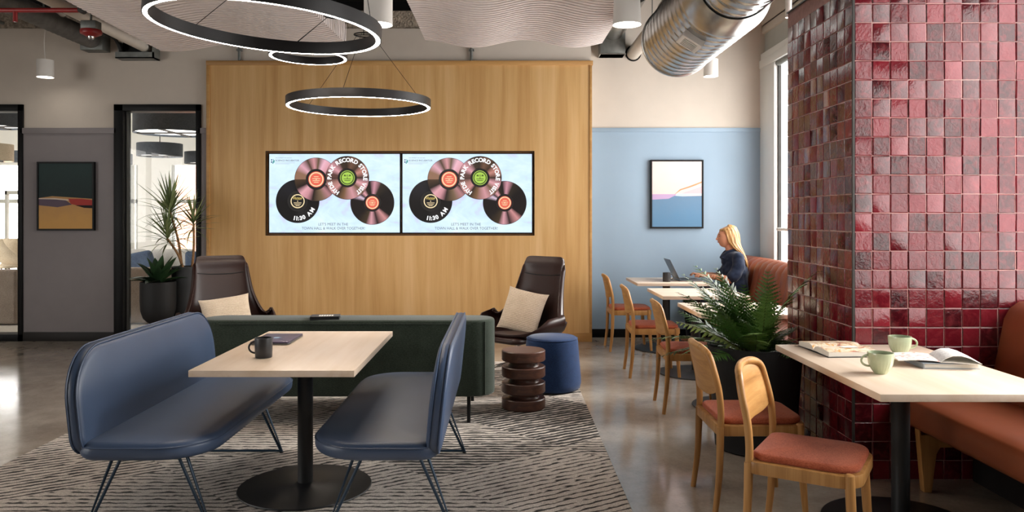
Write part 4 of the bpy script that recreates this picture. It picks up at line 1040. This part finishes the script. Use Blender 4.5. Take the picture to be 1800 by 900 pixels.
MB().lathe([(.001, .285), (.05, .287), (.1, .31), (.15, .36), (.175, .44), (.181, .54), (.181, .745), (.172, .75), (.166, .71), (.001, .71)], n=48).build('pot', MT['charcoal_pot'], bp)
MB().lathe([(.001, .718), (.166, .715), (.166, .70), (.001, .70)], n=32).build('soil', MT['soil'], bp)
MB().box(-.13, .13, -.13, .13, .255, .285).build('stand_top', MT['walnut'], bp, bevel=.003)
for sx in (-1, 1):
    for sy in (-1, 1): MB().box(sx*.11 - .015, sx*.11 + .015, sy*.11 - .015, sy*.11 + .015, 0, .256).build('leg', MT['walnut'], bp)
ag = empty('agave_plant', 'broad dark green agave in the black rounded planter', 'plant', (px(278, PY - .2), PY - .2, .716))
am = [leaf_mesh(.30, .115, b_, .45, MT['agave_leaf'], 8, .9, .5) for b_ in (.15, .4, .75)]
for k in range(19):
    t_ = k/19; az = k*2.4; el = max(lerp(12, 82, t_), 48 if math.cos(k*2.4) > .3 else 0)
    obj('leaf', am[0 if t_ > .5 else rnd.randrange(3)], ag, (.02*math.cos(az), .02*math.sin(az), 0), (rnd.uniform(-.2, .2), -R(el), az), (rnd.uniform(.95, 1.25),)*3)
for az, el in ((R(185), 20), (R(5), 26)): obj('leaf', am[1], ag, (0, 0, .0), (0, -R(el), az), (1.1, .5, 1.1))
# ================================================================ mugs, books, laptops
def cup(loc, r, h, prof, mat, label, hand_ang, hand=(.036, .05), flutes=0, hz=.5):
    c = empty('cup', label, 'cup', loc, 0); n = 64
    rings = []
    outer = prof; inner = [(x - .004, z) for x, z in reversed(prof) if z > .012] + [(.001, .012)]
    for k, (rad, z) in enumerate([(.001, 0)] + outer + inner):
        ring = []
        for j in range(n):
            a = 2*PI*j/n; q = rad
            if flutes and 0 < k <= len(outer) and .012 < z < h*.58: q = rad*(1 + .05*math.cos(a*flutes)*math.sin(PI*min(1, z/(h*.58))))
            ring.append((q*math.cos(a), q*math.sin(a), z))
        rings.append(ring)
    MB().loft(rings).build('body', MT[mat], c, 50)
    ca, sa = math.cos(hand_ang), math.sin(hand_ang); hw, hh = hand
    rr = interp(h*hz, [z for _, z in prof], [x for x, _ in prof])
    pts = [((rr - .004 + hw*math.sin(t_)) , hz*h + hh/2*math.cos(t_)) for t_ in [PI*k/12 for k in range(13)]]
    MB().tube([(x*ca, x*sa, z) for x, z in pts], .0048, 8).build('handle', MT[mat], c)
    MB().lathe([(.001, h*.8), (rr - .006, h*.8), (rr - .006, h*.8 - .004), (.001, h*.8 - .004)], n=24).build('drink', MT['soil'], c)
sage = [(.026, .0), (.029, .004), (.040, .022), (.050, .045), (.0545, .066), (.0555, .09), (.0548, .093)]
cup((1.675, 3.46, TT), .055, .093, sage, 'sage_glaze', 'pale green fluted cup nearest the table edge', R(178), (.036, .05), 22, .62)
cup((2.0, 3.93, TT), .055, .093, sage, 'sage_glaze', 'pale green fluted cup by the stacked books and tiled column', R(-4), (.036, .05), 22, .62)
mugp = [(.038, 0), (.041, .003), (.0425, .05), (.0425, .094), (.042, .098)]
cup((px(463.5, 3.85), 3.85, TT), .042, .098, mugp, 'black_glaze', 'charcoal mug beside the closed purple laptop', R(190), (.032, .056), 0, .52)
cup((px(1172, 8.3), 8.3, TT), .042, .098, mugp, 'black_glaze', 'charcoal mug beside the open laptop on the alcove table', R(-10), (.032, .056), 0, .52)

lt = empty('laptop', 'closed purple-grey laptop lying on the table between blue benches', 'laptop', (-1.279, 4.37, TT))
MB().slab(.212, .31, .012, .009, .003).build('base', MT['space_grey'], lt, loc=(0, 0, .002)); MB().slab(.212, .31, .012, .005, .002).build('lid', MT['purple_metal'], lt, loc=(0, 0, .0115))
for sx in (-1, 1):
    for sy in (-1, 1): MB().lathe([(.006, 0), (.006, .002)], (sx*.09, sy*.135, 0), 10).build('rubber_foot', MT['dark_plastic'], lt)
mb = MB(); n = 28; out = []
for k in range(n):
    a = 2*PI*k/n; r = .021*(1 + .06*math.cos(2*a)); out.append((r*math.cos(a), r*math.sin(a)*1.02))
out = [(x, y) for x, y in out if (x - .026)**2 + (y - .004)**2 > .011**2]
mb.add([(x, y, .0168) for x, y in out], [tuple(range(len(out)))])
mb.add([(.001 + .004*math.cos(a) + .004, .030 + .008*math.sin(a), .0168) for a in [2*PI*k/10 for k in range(10)]], [tuple(range(10))])
mb.xf(lambda p: Vector((p.y, -p.x, p.z))).build('lid_emblem', MT['chrome'], lt, 0)

lo = empty('laptop', 'open dark laptop the person is typing on', 'laptop', (2.0, 8.49, TT))
MB().slab(.24, .34, .012, .014, .004).build('base', MT['space_grey'], lo, loc=(.0, 0, .001))
mb = MB()
for i in range(5):
    for j in range(13): mb.box(-.085 + i*.02, -.069 + i*.02, -.145 + j*.0225, -.127 + j*.0225, .015, .0165)
mb.build('keyboard', MT['dark_plastic'], lo, 0)
MB().box(.03, .095, -.05, .05, .0149, .0155).build('trackpad', MT['dark_plastic'], lo)
sc_ = MB(); sc_.slab(.24, .34, .012, .006, .002); sc_.xf(lambda p: Vector((-.118 - (p.x + .12)*math.sin(R(26)) - p.z*math.cos(R(26)), p.y, .016 + (p.x + .12)*math.cos(R(26)) - p.z*math.sin(R(26))*-1)))
so_ = sc_.build('screen_lid', MT['space_grey'], lo)
s2 = MB(); s2.add([(-.11, -.16, -.0006), (.105, -.16, -.0006), (.105, .16, -.0006), (-.11, .16, -.0006)], [(0, 1, 2, 3)]); s2.xf(lambda p: Vector((-.118 - (p.x + .12)*math.sin(R(26)) - p.z*math.cos(R(26)), p.y, .016 + (p.x + .12)*math.cos(R(26)) + p.z*math.sin(R(26)))))
s2.build('screen_glass', MT['dark_plastic'], so_, 0)

def print_mat(name, cols, scale, seed=0, bg='#f2efe9'):
    t = NT(name); v = t.map(t.obj, loc=(seed, seed*2, 0)); nz = t.noise(v, scale, 4, .6, 1.0)
    k = len(cols); t.set(Base_Color=t.ramp(nz, [(.3 + .4*i/(k-1), hexc(c)) for i, c in enumerate(cols)]), Roughness=.45); return t.mat
MT['food_print'] = print_mat('food_print', ['#7a4a3c', '#c07f6a', '#e3cda6', '#f0e6d8', '#d9a24e', '#a85a4a'], 14, 3)
MT['mag_print'] = print_mat('mag_print', ['#f2efe9', '#e7dcd6', '#f2efe9', '#d98a80', '#f2efe9'], 22, 5)
MT['note_print'] = print_mat('note_print', ['#f4f3f0', '#dfe2e2', '#f4f3f0', '#c8cccc', '#f4f3f0'], 60, 8)
# open cook book: spine along x
ob = empty('open_book', 'thick open cookbook with food photographs near the planter', 'book', (1.725, 4.02, TT), R(3))
def page_block(s, top_mat):
    # section across y: from the spine outward
    up = [(0, .010), (.02, .028), (.05, .036), (.09, .034), (.13, .030), (.172, .026)]
    lowr = [(.172, .004), (.12, .004), (.07, .005), (.03, .007), (0, .006)]
    pts = [(s*y, z) for y, z in up] + [(s*y, z) for y, z in lowr]
    mb = MB(); mb.prism(pts, lambda a, c: (-.13, a, c), lambda a, c: (.13, a, c)); mb.build('page_block', MT['paper_edge'], ob, 30)
    mb = MB(); n = len(up)
    mb.add([(xx, s*y, z + .0006) for y, z in up for xx in (-.129, .129)], [(2*i, 2*i+1, 2*i+3, 2*i+2) for i in range(n-1)]); mb.build('page_print', top_mat, ob, 30)
page_block(1, MT['food_print']); page_block(-1, MT['food_print'])
mb = MB(); mb.box(-.134, .134, -.178, -.002, 0, .0035); mb.box(-.134, .134, .002, .178, 0, .0035); mb.build('cover', MT['black_cover'], ob, 0)
mb = MB(); mb.box(-.02, .06, -.10, -.05, .0362, .0368); mb.xf(lambda p: p); mb.build('caption_panel', MT['paper'], ob, 0)
# stack: closed grey book + open magazine
gb_ = empty('book', 'closed grey hardback under the open magazine', 'book', (2.045, 3.66, TT), R(-3))
MB().box(-.112, .128, -.1, .125, .003, .0215).build('pages', MT['paper_edge'], gb_); mb = MB(); mb.box(-.118, .134, -.108, .132, 0, .003); mb.box(-.118, .134, -.108, .132, .0215, .0245); mb.box(-.121, -.114, -.108, .132, 0, .0245); mb.build('cover', MT['grey_cover'], gb_, bevel=.001)
mg = empty('magazine', 'open magazine with one page curling up on the grey hardback', 'magazine', (2.03, 3.665, TT + .0255), R(-16))
def sheet(s, prof, mat, und):
    rows = [[Vector((s*x, y, z)) for x, z in prof] for y in (-.105, -.05, 0, .05, .11)]
    solid_grid(rows, .0022, flip=s < 0).build('page', mat, mg, 40)
sheet(-1, [(0, .006), (.03, .010), (.08, .011), (.13, .008), (.175, .003)], MT['mag_print'], None)
sheet(1, [(0, .006), (.02, .022), (.05, .036), (.085, .038), (.12, .028), (.15, .014), (.17, .004)], MT['note_print'], None)
sheet(1, [(0, .004), (.05, .005), (.1, .004), (.165, .002)], MT['paper'], None)

# ================================================================ the person at the laptop
def capsule(p0, r0, p1, r1, n=20):
    """closed tapered capsule; radius may be (depth, width)"""
    p0, p1 = Vector(p0), Vector(p1); t_ = (p1 - p0).normalized()
    u = Vector((0, 1, 0)) if abs(t_.y) < .8 else Vector((1, 0, 0))
    b = (u - t_*u.dot(t_)).normalized(); a = b.cross(t_)
    r0 = r0 if isinstance(r0, tuple) else (r0, r0); r1 = r1 if isinstance(r1, tuple) else (r1, r1)
    L_ = []
    for k in range(6): q = PI/2*(k + .15)/6; L_.append((p0 - t_*min(r0)*math.cos(q), r0, math.sin(q)))
    for k in range(7): f_ = k/6; L_.append((p0.lerp(p1, f_), (lerp(r0[0], r1[0], f_), lerp(r0[1], r1[1], f_)), 1))
    for k in range(6): q = PI/2*(1 - (k + .85)/6); L_.append((p1 + t_*min(r1)*math.cos(q), r1, math.sin(q)))
    rings = [[tuple(c_ + a*(r_[0]*s_*math.cos(2*PI*j/n)) + b*(r_[1]*s_*math.sin(2*PI*j/n))) for j in range(n)] for c_, r_, s_ in L_]
    m = MB().loft(rings); return m.v, m.f
def skin_geo(verts, edges, radii, root=0, sub=2):
    vs, fs = [], []
    for i, j in edges:
        v_, f_ = capsule(verts[i], radii[i], verts[j], radii[j], 12 if sub == 1 else 24); b = len(vs); vs += v_; fs += [tuple(b + k for k in q) for q in f_]
    return vs, fs
def remesh(vs, fs, voxel, smooth_it=4, fac=.5):
    me = bpy.data.meshes.new('rm_tmp'); me.from_pydata(vs, [], fs); bm = bmesh.new(); bm.from_mesh(me); bmesh.ops.recalc_face_normals(bm, faces=bm.faces); bm.to_mesh(me); bm.free()
    o = bpy.data.objects.new('rm_tmp', me); COL.objects.link(o)
    md = o.modifiers.new('r', 'REMESH'); md.mode = 'VOXEL'; md.voxel_size = voxel; md.use_smooth_shade = True
    if smooth_it: s_ = o.modifiers.new('sm', 'SMOOTH'); s_.iterations = smooth_it; s_.factor = fac
    dg = bpy.context.evaluated_depsgraph_get(); ev = o.evaluated_get(dg); m2 = ev.to_mesh()
    v2 = [tuple(v.co) for v in m2.vertices]; f2 = [tuple(p.vertices) for p in m2.polygons]; ev.to_mesh_clear()
    bpy.data.objects.remove(o); bpy.data.meshes.remove(me); return v2, f2
PX, PYp = 2.47, 8.50     # person faces -x
pe = empty('person', 'person with long blond hair in dark denim shirt typing on laptop', 'person', (PX, PYp, 0))
t = NT('skin_tone'); o = t.sep(t.obj); nz = t.noise(t.obj, 40, 3)
base = t.mix(t.m('MULTIPLY', nz, .25), hexc('#c48a6c'), hexc('#b0765a'))
# tattooed forearm: inked pattern between wrist and mid-forearm of the near arm
msk = t.m('MULTIPLY', t.m('MULTIPLY', t.m('GREATER_THAN', o[0], -.285), t.m('LESS_THAN', o[0], -.20)), t.m('MULTIPLY', t.m('LESS_THAN', o[1], -.02), t.m('GREATER_THAN', t.noise(t.obj, 75, 2), .54)))
t.set(Base_Color=t.mix(t.m('MULTIPLY', msk, .75), base, hexc('#3c2c2a')), Roughness=.5, Subsurface_Weight=.08, Specular_IOR_Level=.35)
t.b.inputs['Subsurface Radius'].default_value = (.02, .01, .005); MT['skin_tone'] = t.mat
# body skeleton (local: -x forward)
V_ = []; E_ = []; Rd = []
def jv(p, r, par=None):
    V_.append(p); Rd.append(r); k = len(V_) - 1
    if par is not None: E_.append((par, k))
    return k
pel = jv((.03, 0, .615), (.11, .15)); sp1 = jv((.045, 0, .70), (.11, .135), pel); sp2 = jv((.045, 0, .85), (.11, .145), sp1); chs = jv((.035, 0, .985), (.07, .105), sp2); nk0 = jv((.015, 0, 1.06), (.058, .062), chs); nk1 = jv((-.01, 0, 1.125), (.05, .05), nk0)
hands = []
for s in (-1, 1):
    sh = jv((.04, s*.135, .995), .036, chs); ua = jv((.03, s*.18, .90), .04, sh); el = jv((-.06 + .0, s*.195, .765), .04, ua); fa = jv((-.16, s*.165, .785), .036, el); wr = jv((-.285, s*.125, .80), .024, fa)
    hands.append((s, Vector((-.285, s*.125, .80))))
    hp_ = jv((.0, s*.10, .59), .08, pel); kn = jv((-.40, s*.12, .56), .06, hp_); an = jv((-.38, s*.11, .10), .042, kn); ft = jv((-.52, s*.12, .045), .035, an)
vs, fs = skin_geo(V_, E_, Rd, pel, 2)
allv, allf = list(vs), list(fs)
def app(v, f):
    b = len(allv); allv.extend(v); allf.extend(tuple(b + i for i in q) for q in f)
# hands: palm + five fingers
for s, w0 in hands:
    hv = [tuple(w0 + Vector((.01, 0, 0))), tuple(w0 + Vector((-.035, -s*.004, .002))), tuple(w0 + Vector((-.07, -s*.006, .004)))]
    v_, f_ = skin_geo(hv, [(0, 1), (1, 2)], [(.02, .022), (.016, .032), (.014, .036)], 0, 2); app(v_, f_)
    for k, (off, ln, dz) in enumerate(((.028, .062, 0), (.010, .070, .003), (-.009, .066, .002), (-.027, .052, -.001))):
        b0 = w0 + Vector((-.06, s*-off - s*.004, .004)); d = Vector((-1, -s*off*3.5, 0)).normalized()
        v_, f_ = skin_geo([tuple(b0), tuple(b0 + d*ln*.45 + Vector((0, 0, .010 + dz))), tuple(b0 + d*ln*.78 + Vector((0, 0, .0))), tuple(b0 + d*ln*.98 + Vector((0, 0, -.016)))], [(0, 1), (1, 2), (2, 3)], [.0098, .0088, .008, .0068], 0, 1); app(v_, f_)
    b0 = w0 + Vector((-.022, -s*.022, -.002)); v_, f_ = skin_geo([tuple(b0), tuple(b0 + Vector((-.03, -s*.022, -.004))), tuple(b0 + Vector((-.058, -s*.026, -.012)))], [(0, 1), (1, 2)], [.012, .0098, .0078], 0, 1); app(v_, f_)
# head: shaped ovoid with brow, nose, lips, chin, ears
HC = Vector((-.05, 0, 1.215)); nu, nv = 64, 48; hv = []; hf = []
def g(a, b, s_): return math.exp(-((a/s_)**2 + (b/s_)**2))
for i in range(nv + 1):
    ph = PI*i/nv
    for j in range(nu):
        th = 2*PI*j/nu
        d = Vector((math.sin(ph)*math.cos(th), math.sin(ph)*math.sin(th), math.cos(ph)))
        zz = d.z; fx = -d.x
        rx = .098; ry = .075 - .012*max(0, -zz); rz_ = .118
        p = Vector((d.x*rx, d.y*ry, d.z*rz_))
        if fx > 0:   # face plane flatter, jaw narrows to a chin
            p.x = -abs(p.x)*(.93 - .04*max(0, zz))
            p.x -= .012*g(d.y, zz + .86, .25)                 # chin
            p.x -= .026*g(d.y*1.9, (zz + .20)*1.5, .20)       # nose tip
            p.x -= .012*g(d.y*2.2, (zz - .02)*1.0, .22)       # nose bridge
            p.x -= .008*g(d.y*1.2, (zz + .50)*2.4, .22)       # lips
            p.x -= .005*g(d.y*.8, (zz - .28)*2, .3)           # brow
            for s in (-1, 1): p.x += .009*g((d.y - s*.42)*1.4, (zz - .10)*1.8, .2)  # eye sockets
        else:
            if zz < -.2: p.x *= 1 - .35*(-zz - .2)
        for s in (-1, 1):
            e_ = g((d.x - .05)*2.2, (zz + .05)*1.2, .22)
            if d.y*s > .6: p.y += s*.007*e_
        hv.append(tuple(HC + p*.94))
for i in range(nv):
    for j in range(nu):
        a = i*nu + j; b = i*nu + (j+1) % nu; hf.append((a, b, b + nu, a + nu))
app(hv, hf)
bv, bf = remesh(allv, allf, .0055, 3, .5)
body = MB().add(bv, bf).build('body', MT['skin_tone'], pe, 180)
# eyes, brows, lips
MT['iris_dark'] = plain('iris_dark', '#2a1c14', .2); MT['brow_hair'] = plain('brow_hair', '#5a4028', .8); MT['lip_tone'] = plain('lip_tone', '#a3544a', .45); MT['blond_hair'] = None
for s in (-1, 1):
    mb = MB(); mb.tube([HC + .94*Vector((-.0815, s*(.030 + .007*k), .010 - .0015*k*k)) for k in (-1, 0, 1)], [.0025, .0042, .0025], 8); mb.build('eye', MT['iris_dark'], pe)
    mb = MB(); mb.tube([HC + .94*Vector((-.087 + .004*abs(k + 1), s*(.030 + .010*k), .030 + .002*(1 - k*k))) for k in (-1, 0, 1)], [.0022, .003, .0016], 8); mb.build('eyebrow', MT['brow_hair'], pe)
mb = MB(); mb.tube([HC + .94*Vector((-.0945 + .006*abs(k), .011*k, -.056)) for k in (-1.6, -.8, 0, .8, 1.6)], [.002, .0038, .0045, .0038, .002], 8); mb.build('lips', MT['lip_tone'], pe)
# denim shirt: torso + short loose sleeves + collar
MT['denim'] = fabric('denim', '#202c44', '#101728', 420, .85)
MT['dark_trouser'] = fabric('dark_trouser', '#1b2030', '#10131c', 420, .9)
V_, E_, Rd = [], [], []
pel = jv((.035, 0, .63), (.15, .18)); a1 = jv((.045, 0, .72), (.145, .17), pel); a2 = jv((.045, 0, .85), (.14, .17), a1); a3 = jv((.035, 0, .975), (.105, .145), a2); a4 = jv((.02, 0, 1.045), (.07, .08), a3)
for s in (-1, 1):
    sh = jv((.04, s*.145, 1.0), .062, a3); m1 = jv((.04, s*.18, .92), .064, sh); m2 = jv((.0, s*.195, .83), .066, m1); m3 = jv((-.03, s*.198, .795), .066, m2)
vs, fs = skin_geo(V_, E_, Rd, pel, 2); vs, fs = remesh(vs, fs, .008, 8)
# soft folds
def fold(p):
    p = Vector(p); q = mnoise.noise(Vector((p.x*9, p.y*9, p.z*14)))*.014 + mnoise.noise(Vector((p.x*22, p.y*22, p.z*26)))*.007
    d = Vector((p.x - .04, p.y, 0)); d = d.normalized() if d.length > 1e-4 else Vector((1, 0, 0)); return tuple(p + d*q)
shirt = MB().add([fold(p) for p in vs], fs).build('shirt', MT['denim'], pe, 180)
for s in (-1, 1):
    pts = catmull([(.075, s*.045, 1.085), (.02, s*.068, 1.08), (-.045, s*.05, 1.055), (-.095, s*.02, 1.0), (-.08, s*.06, .985)], 5)
    mb = MB(); mb.tube(pts, [.010, .012] + [.013]*(len(pts)-4) + [.008, .003], 8); mb.build('collar', MT['denim'], shirt)
MB().lathe([(.0005, 0), (.007, 0), (.007, .003), (.0005, .003)], n=12, ax='x').build('button', MT['paper'], shirt, loc=(-.112, -.03, .90))
V_, E_, Rd = [], [], []
pel = jv((.03, 0, .61), (.115, .17))
for s in (-1, 1):
    h_ = jv((-.02, s*.105, .60), .1, pel); k_ = jv((-.41, s*.125, .565), .085, h_); a_ = jv((-.385, s*.115, .13), .07, k_)
vs, fs = skin_geo(V_, E_, Rd, pel, 2); vs, fs = remesh(vs, fs, .01, 6); MB().add(vs, fs).build('trousers', MT['dark_trouser'], pe, 180)
for s in (-1, 1): MB().slab(.26, .10, [.04, .05, .05, .04], .075, .03, dome=.01).build('shoe', MT['black_cover'], pe, loc=(-.46, s*.12, .001))
# hair: crown cap flowing into a long sheet down the back
t = NT('blond_hair'); nz = t.noise(t.map(t.obj, (1.2, 3, .12)), 40, 3, .6); 
t.set(Base_Color=t.ramp(nz, [(.3, hexc('#6e4d2a')), (.5, hexc('#b0844e')), (.72, hexc('#d2ae7c'))]), Roughness=.42, Specular_IOR_Level=.5); t.bump(nz, .22, .006); MT['blond_hair'] = t.mat
secs = [  # z, centre x, half x, half y
    (1.336, -.035, .012, .012), (1.333, -.037, .045, .04), (1.322, -.035, .076, .062), (1.304, -.03, .094, .078), (1.28, -.022, .105, .087), (1.25, -.014, .108, .089), (1.21, -.004, .106, .090),
    (1.16, .008, .098, .092), (1.11, .038, .082, .096), (1.06, .085, .056, .104), (1.0, .118, .046, .108), (.95, .142, .036, .102), (.90, .160, .026, .085), (.87, .170, .016, .06), (.855, .176, .006, .03)]
rings = []
for z, cx, ax_, ay_ in secs:
    ring = []
    for j in range(72):
        a = 2*PI*j/72; wv = 1 + .035*math.sin(a*17 + z*9) + .02*math.sin(a*31 - z*14)
        # open the front below the fringe so the face shows
        fr_ = 1.0
        if z < 1.31 and math.cos(a) < -.5: fr_ = lerp(1, .55, min(1, (1.31 - z)/.04)*min(1, (-math.cos(a) - .5)/.3))
        tl = .35*(z < 1.3)
        ring.append((cx + ax_*fr_*math.cos(a)*wv, ay_*math.sin(a)*wv, z + .02*math.cos(a)*(1 if z > 1.3 else 0)))
    rings.append(ring)
MB().loft(rings).build('hair', MT['blond_hair'], pe, 60)

# ================================================================ room seen through the glass doors
NX0, NX1, NY0, NY1, NZ = -11.6, -1.2, YWL + .16, 16.3, 3.3
struct(bx('wall_next_room', MT['white_paint'], NX1, NX1 + .1, NY0, NY1, 0, NZ + .3))
struct(bx('wall_next_side', MT['white_paint'], NX0 - .1, NX0, NY0, NY1, 0, NZ + .3))
struct(bx('ceiling_next_room', MT['white_paint'], NX0 - .1, NX1 + .1, NY0 + .02, NY1 + .2, NZ + .3, NZ + .4))
struct(bx('floor_next_room', plain('pale_carpet', '#b8b2a8', .9, var=.1, vscale=40), NX0, NX1, NY0 + .3, NY1, 0.0005, .004))
mb = MB(); op = [(-11.4, -10.15), (-7.97, -7.70), (-7.0, -4.4)]
prev = NX0
for a, b in op: mb.box(prev, a, NY1, NY1 + .2, 0, NZ + .3); mb.box(a, b, NY1, NY1 + .2, 2.52, NZ + .3); mb.box(a, b, NY1, NY1 + .2, 0, .3); prev = b
mb.box(prev, NX1, NY1, NY1 + .2, 0, NZ + .3); struct(mb.build('wall_far', MT['white_paint'], smooth=0))
for k, (a, b) in enumerate(op):
    w_ = struct(empty('window_%d' % (k + 2), 'bright window in the far wall of the next room'))
    for xx in (a, (a+b)/2 - .03, b - .06): bx('mullion', MT['soft_grey_paint'], xx, xx + .06, NY1 + .04, NY1 + .12, .3, 2.52, w_)
    bx('transom', MT['soft_grey_paint'], a, b, NY1 + .04, NY1 + .12, 1.72, 1.80, w_)
    bx('pane', MT['clear_glass'], a, b, NY1 + .07, NY1 + .08, .3, 2.52, w_)
MT['brick_far'] = plain('brick_far', '#b5836c', .9, var=.2, vscale=3)
nb = bx('exterior_building', MT['brick_far'], -16, 6, 34, 40, -6, 4.3); tag(nb, 'brick building beyond the far windows', 'building')
MT['drum_glow'] = emit('drum_glow', (1, .95, .88, 1), 3.0)
def drum(x, y, z, dia, h, mat, label):
    d = empty('drum_pendant', label, 'ceiling light', (x, y, z), 0, 'drum pendants next door'); r = dia/2
    MB().lathe([(r, 0), (r, h), (r - .006, h), (r - .006, 0)], n=40, cap=False).build('shade', MT[mat], d)
    MB().lathe([(.001, .03), (r - .01, .03), (r - .01, .036), (.001, .036)], n=36).build('diffuser', MT['drum_glow'], d)
    mb = MB(); mb.box(-r + .01, r - .01, -.012, .012, 0, .02); mb.build('cross_bar', MT['dark_steel'], d); MB().box(-.012, .012, -r + .01, r - .01, 0, .02).build('cross_bar', MT['dark_steel'], d)
    MB().tube([(0, 0, .03), (0, 0, NZ + .3 - z)], .008, 6).build('cord', MT['black_metal'], d)
def dpx(x, y, Y): return (px(x, Y), Y, pz(y, Y))
drum(*dpx(308, 235, 10.6), 1.06, .30, 'drum_grey', 'largest grey drum lamp seen through the glass sidelight')
drum(*dpx(281, 275, 13.4), .74, .22, 'drum_grey', 'smaller grey drum lamp seen above the yucca through glass')
drum(*dpx(360, 288, 14.2), .70, .21, 'drum_grey', 'grey drum lamp beside the wood wall through the sidelight')
drum(*dpx(214, 289, 14.2), .36, .19, 'drum_grey', 'grey drum lamp at the inner edge of the sidelight')
drum(*dpx(-10, 224, 10.4), .70, .28, 'drum_grey', 'large grey drum lamp seen through the glass door')
drum(*dpx(-18, 283, 12.0), .64, .26, 'drum_cream', 'cream drum lamp seen through the glass door')
drum(*dpx(40, 285, 14.6), .50, .20, 'drum_grey', 'small grey drum lamp behind the cream drum lamp')
# sofa behind sidelight
ns = empty('low_partition_sofa', 'pale grey sofa with its taupe back towards the glass sidelight', 'sofa', (px(285, 10.4), 10.4, 0))
MB().slab(1.7, .16, .06, .74, .03).build('back_panel', MT['taupe_felt'], ns, loc=(0, 0, .02)); MB().box(-.85, .85, .08, .8, .1, .42).build('seat_base', MT['grey_felt'], ns, bevel=.02)
for s in (-.43, .43): MB().slab(.82, .66, .06, .16, .05, dome=.02).build('seat_cushion', MT['grey_felt'], ns, loc=(s, .47, .42))
ns2 = empty('lounge_sofa', 'pale grey lounge sofa further back behind the glass sidelight', 'sofa', (px(290, 12.6), 12.6, 0))
MB().box(-1.2, 1.2, -.4, .4, .004, .42).build('seat_base', MT['grey_felt'], ns2, bevel=.03)
for s in (-.8, 0, .8): MB().slab(.76, .40, .1, .2, .06, dome=.02, f=lambda x, y, z: (x, .2 + z, y + .42 + .22)).build('back_cushion', MT['grey_felt'], ns2, loc=(s, 0, .06))
for dx, mat, lab, ry in ((-.86, 'lilac_felt', 'lilac grey cushion propped on the lounge sofa', .3), (-.36, 'navy_felt', 'dusty blue cushion propped on the lounge sofa', -.2), (.55, 'navy_felt', 'dusty blue cushion by the yucca stems on lounge sofa', .1)):
    p = MB().slab(.42, .42, .06, .12, .055, dome=.03, f=lambda x, y, z: (x, z - .06 - y*.25, y)).build('cushion', MT[mat], None, 60, loc=(px(290, 12.6) + dx, 12.6 - .02, .66), rot=(0, ry, 0)); tag(p, lab, 'cushion')
# partition, table, chairs behind the glass door
np_ = empty('curved_booth', 'taupe fabric booth back standing behind the glass door', 'booth', (px(5, 10.3), 10.3, 0))
MB().slab(.9, .14, .05, .72, .03).build('back_panel', MT['taupe_felt'], np_, loc=(-.22, 0, .02)); MB().slab(.14, .55, .05, .70, .03).build('side_panel', MT['taupe_felt'], np_, loc=(.16, .33, .02)); MB().box(-.6, .1, .1, .6, .1, .42).build('seat', MT['taupe_felt'], np_, bevel=.02)
nt2 = empty('meeting_table', 'white table with dark legs behind the glass door', 'table', (px(10, 13.6), 13.6, 0))
MB().slab(1.6, .8, .03, .03, .004).build('table_top', MT['white_paint'], nt2, loc=(0, 0, .9))
for sx in (-.7, .7):
    for sy in (-.3, .3): MB().tube([(sx, sy, .9), (sx*1.05, sy*1.1, 0)], .018, 8).build('leg', MT['black_metal'], nt2)
def shell_chair(x, y, rz, lab):
    c = empty('shell_chair', lab, 'chair', (x, y, 0), rz, 'shell chairs next door'); rows = []
    for i in range(9):
        v = i/8; row = []
        for j in range(13):
            s = -1 + 2*j/12; row.append(Vector((.26*math.sin(s*PI/2)*(1 - .15*v), .2 - .32*(1-v)**1.5 - .06*s*s*2*(1) + .05*v, .66 + .42*v**1.3 + .10*s*s*(1-v))))
        rows.append(row)
    solid_grid(rows, .025).build('shell', MT['drum_cream'], c, 60)
    MB().slab(.42, .40, .1, .05, .02).build('seat', MT['drum_cream'], c, loc=(0, -.05, .62))
    for sx in (-1, 1):
        for sy in (-1, 1): MB().tube([(sx*.12, sy*.12 - .03, .63), (sx*.22, sy*.22 - .03, 0)], .012, 8).build('leg', MT['black_metal'], c)
shell_chair(px(6, 12.4), 12.4, R(150), 'cream shell chair nearest the glass door')
shell_chair(px(28, 13.0), 13.0, R(200), 'cream shell chair tucked at the white table')
# glazed exterior door in the far window of door_1
xd = struct(empty('door_3', 'white framed glass door in the far wall'))
for a, b in ((px(8, 16.2), px(12, 16.2)), (px(42, 16.2), px(46, 16.2))): bx('stile', MT['soft_grey_paint'], a, b, 16.2, 16.28, 0.01, 1.98, xd)
bx('head', MT['soft_grey_paint'], px(8, 16.2), px(46, 16.2), 16.2, 16.28, 1.9, 1.98, xd)
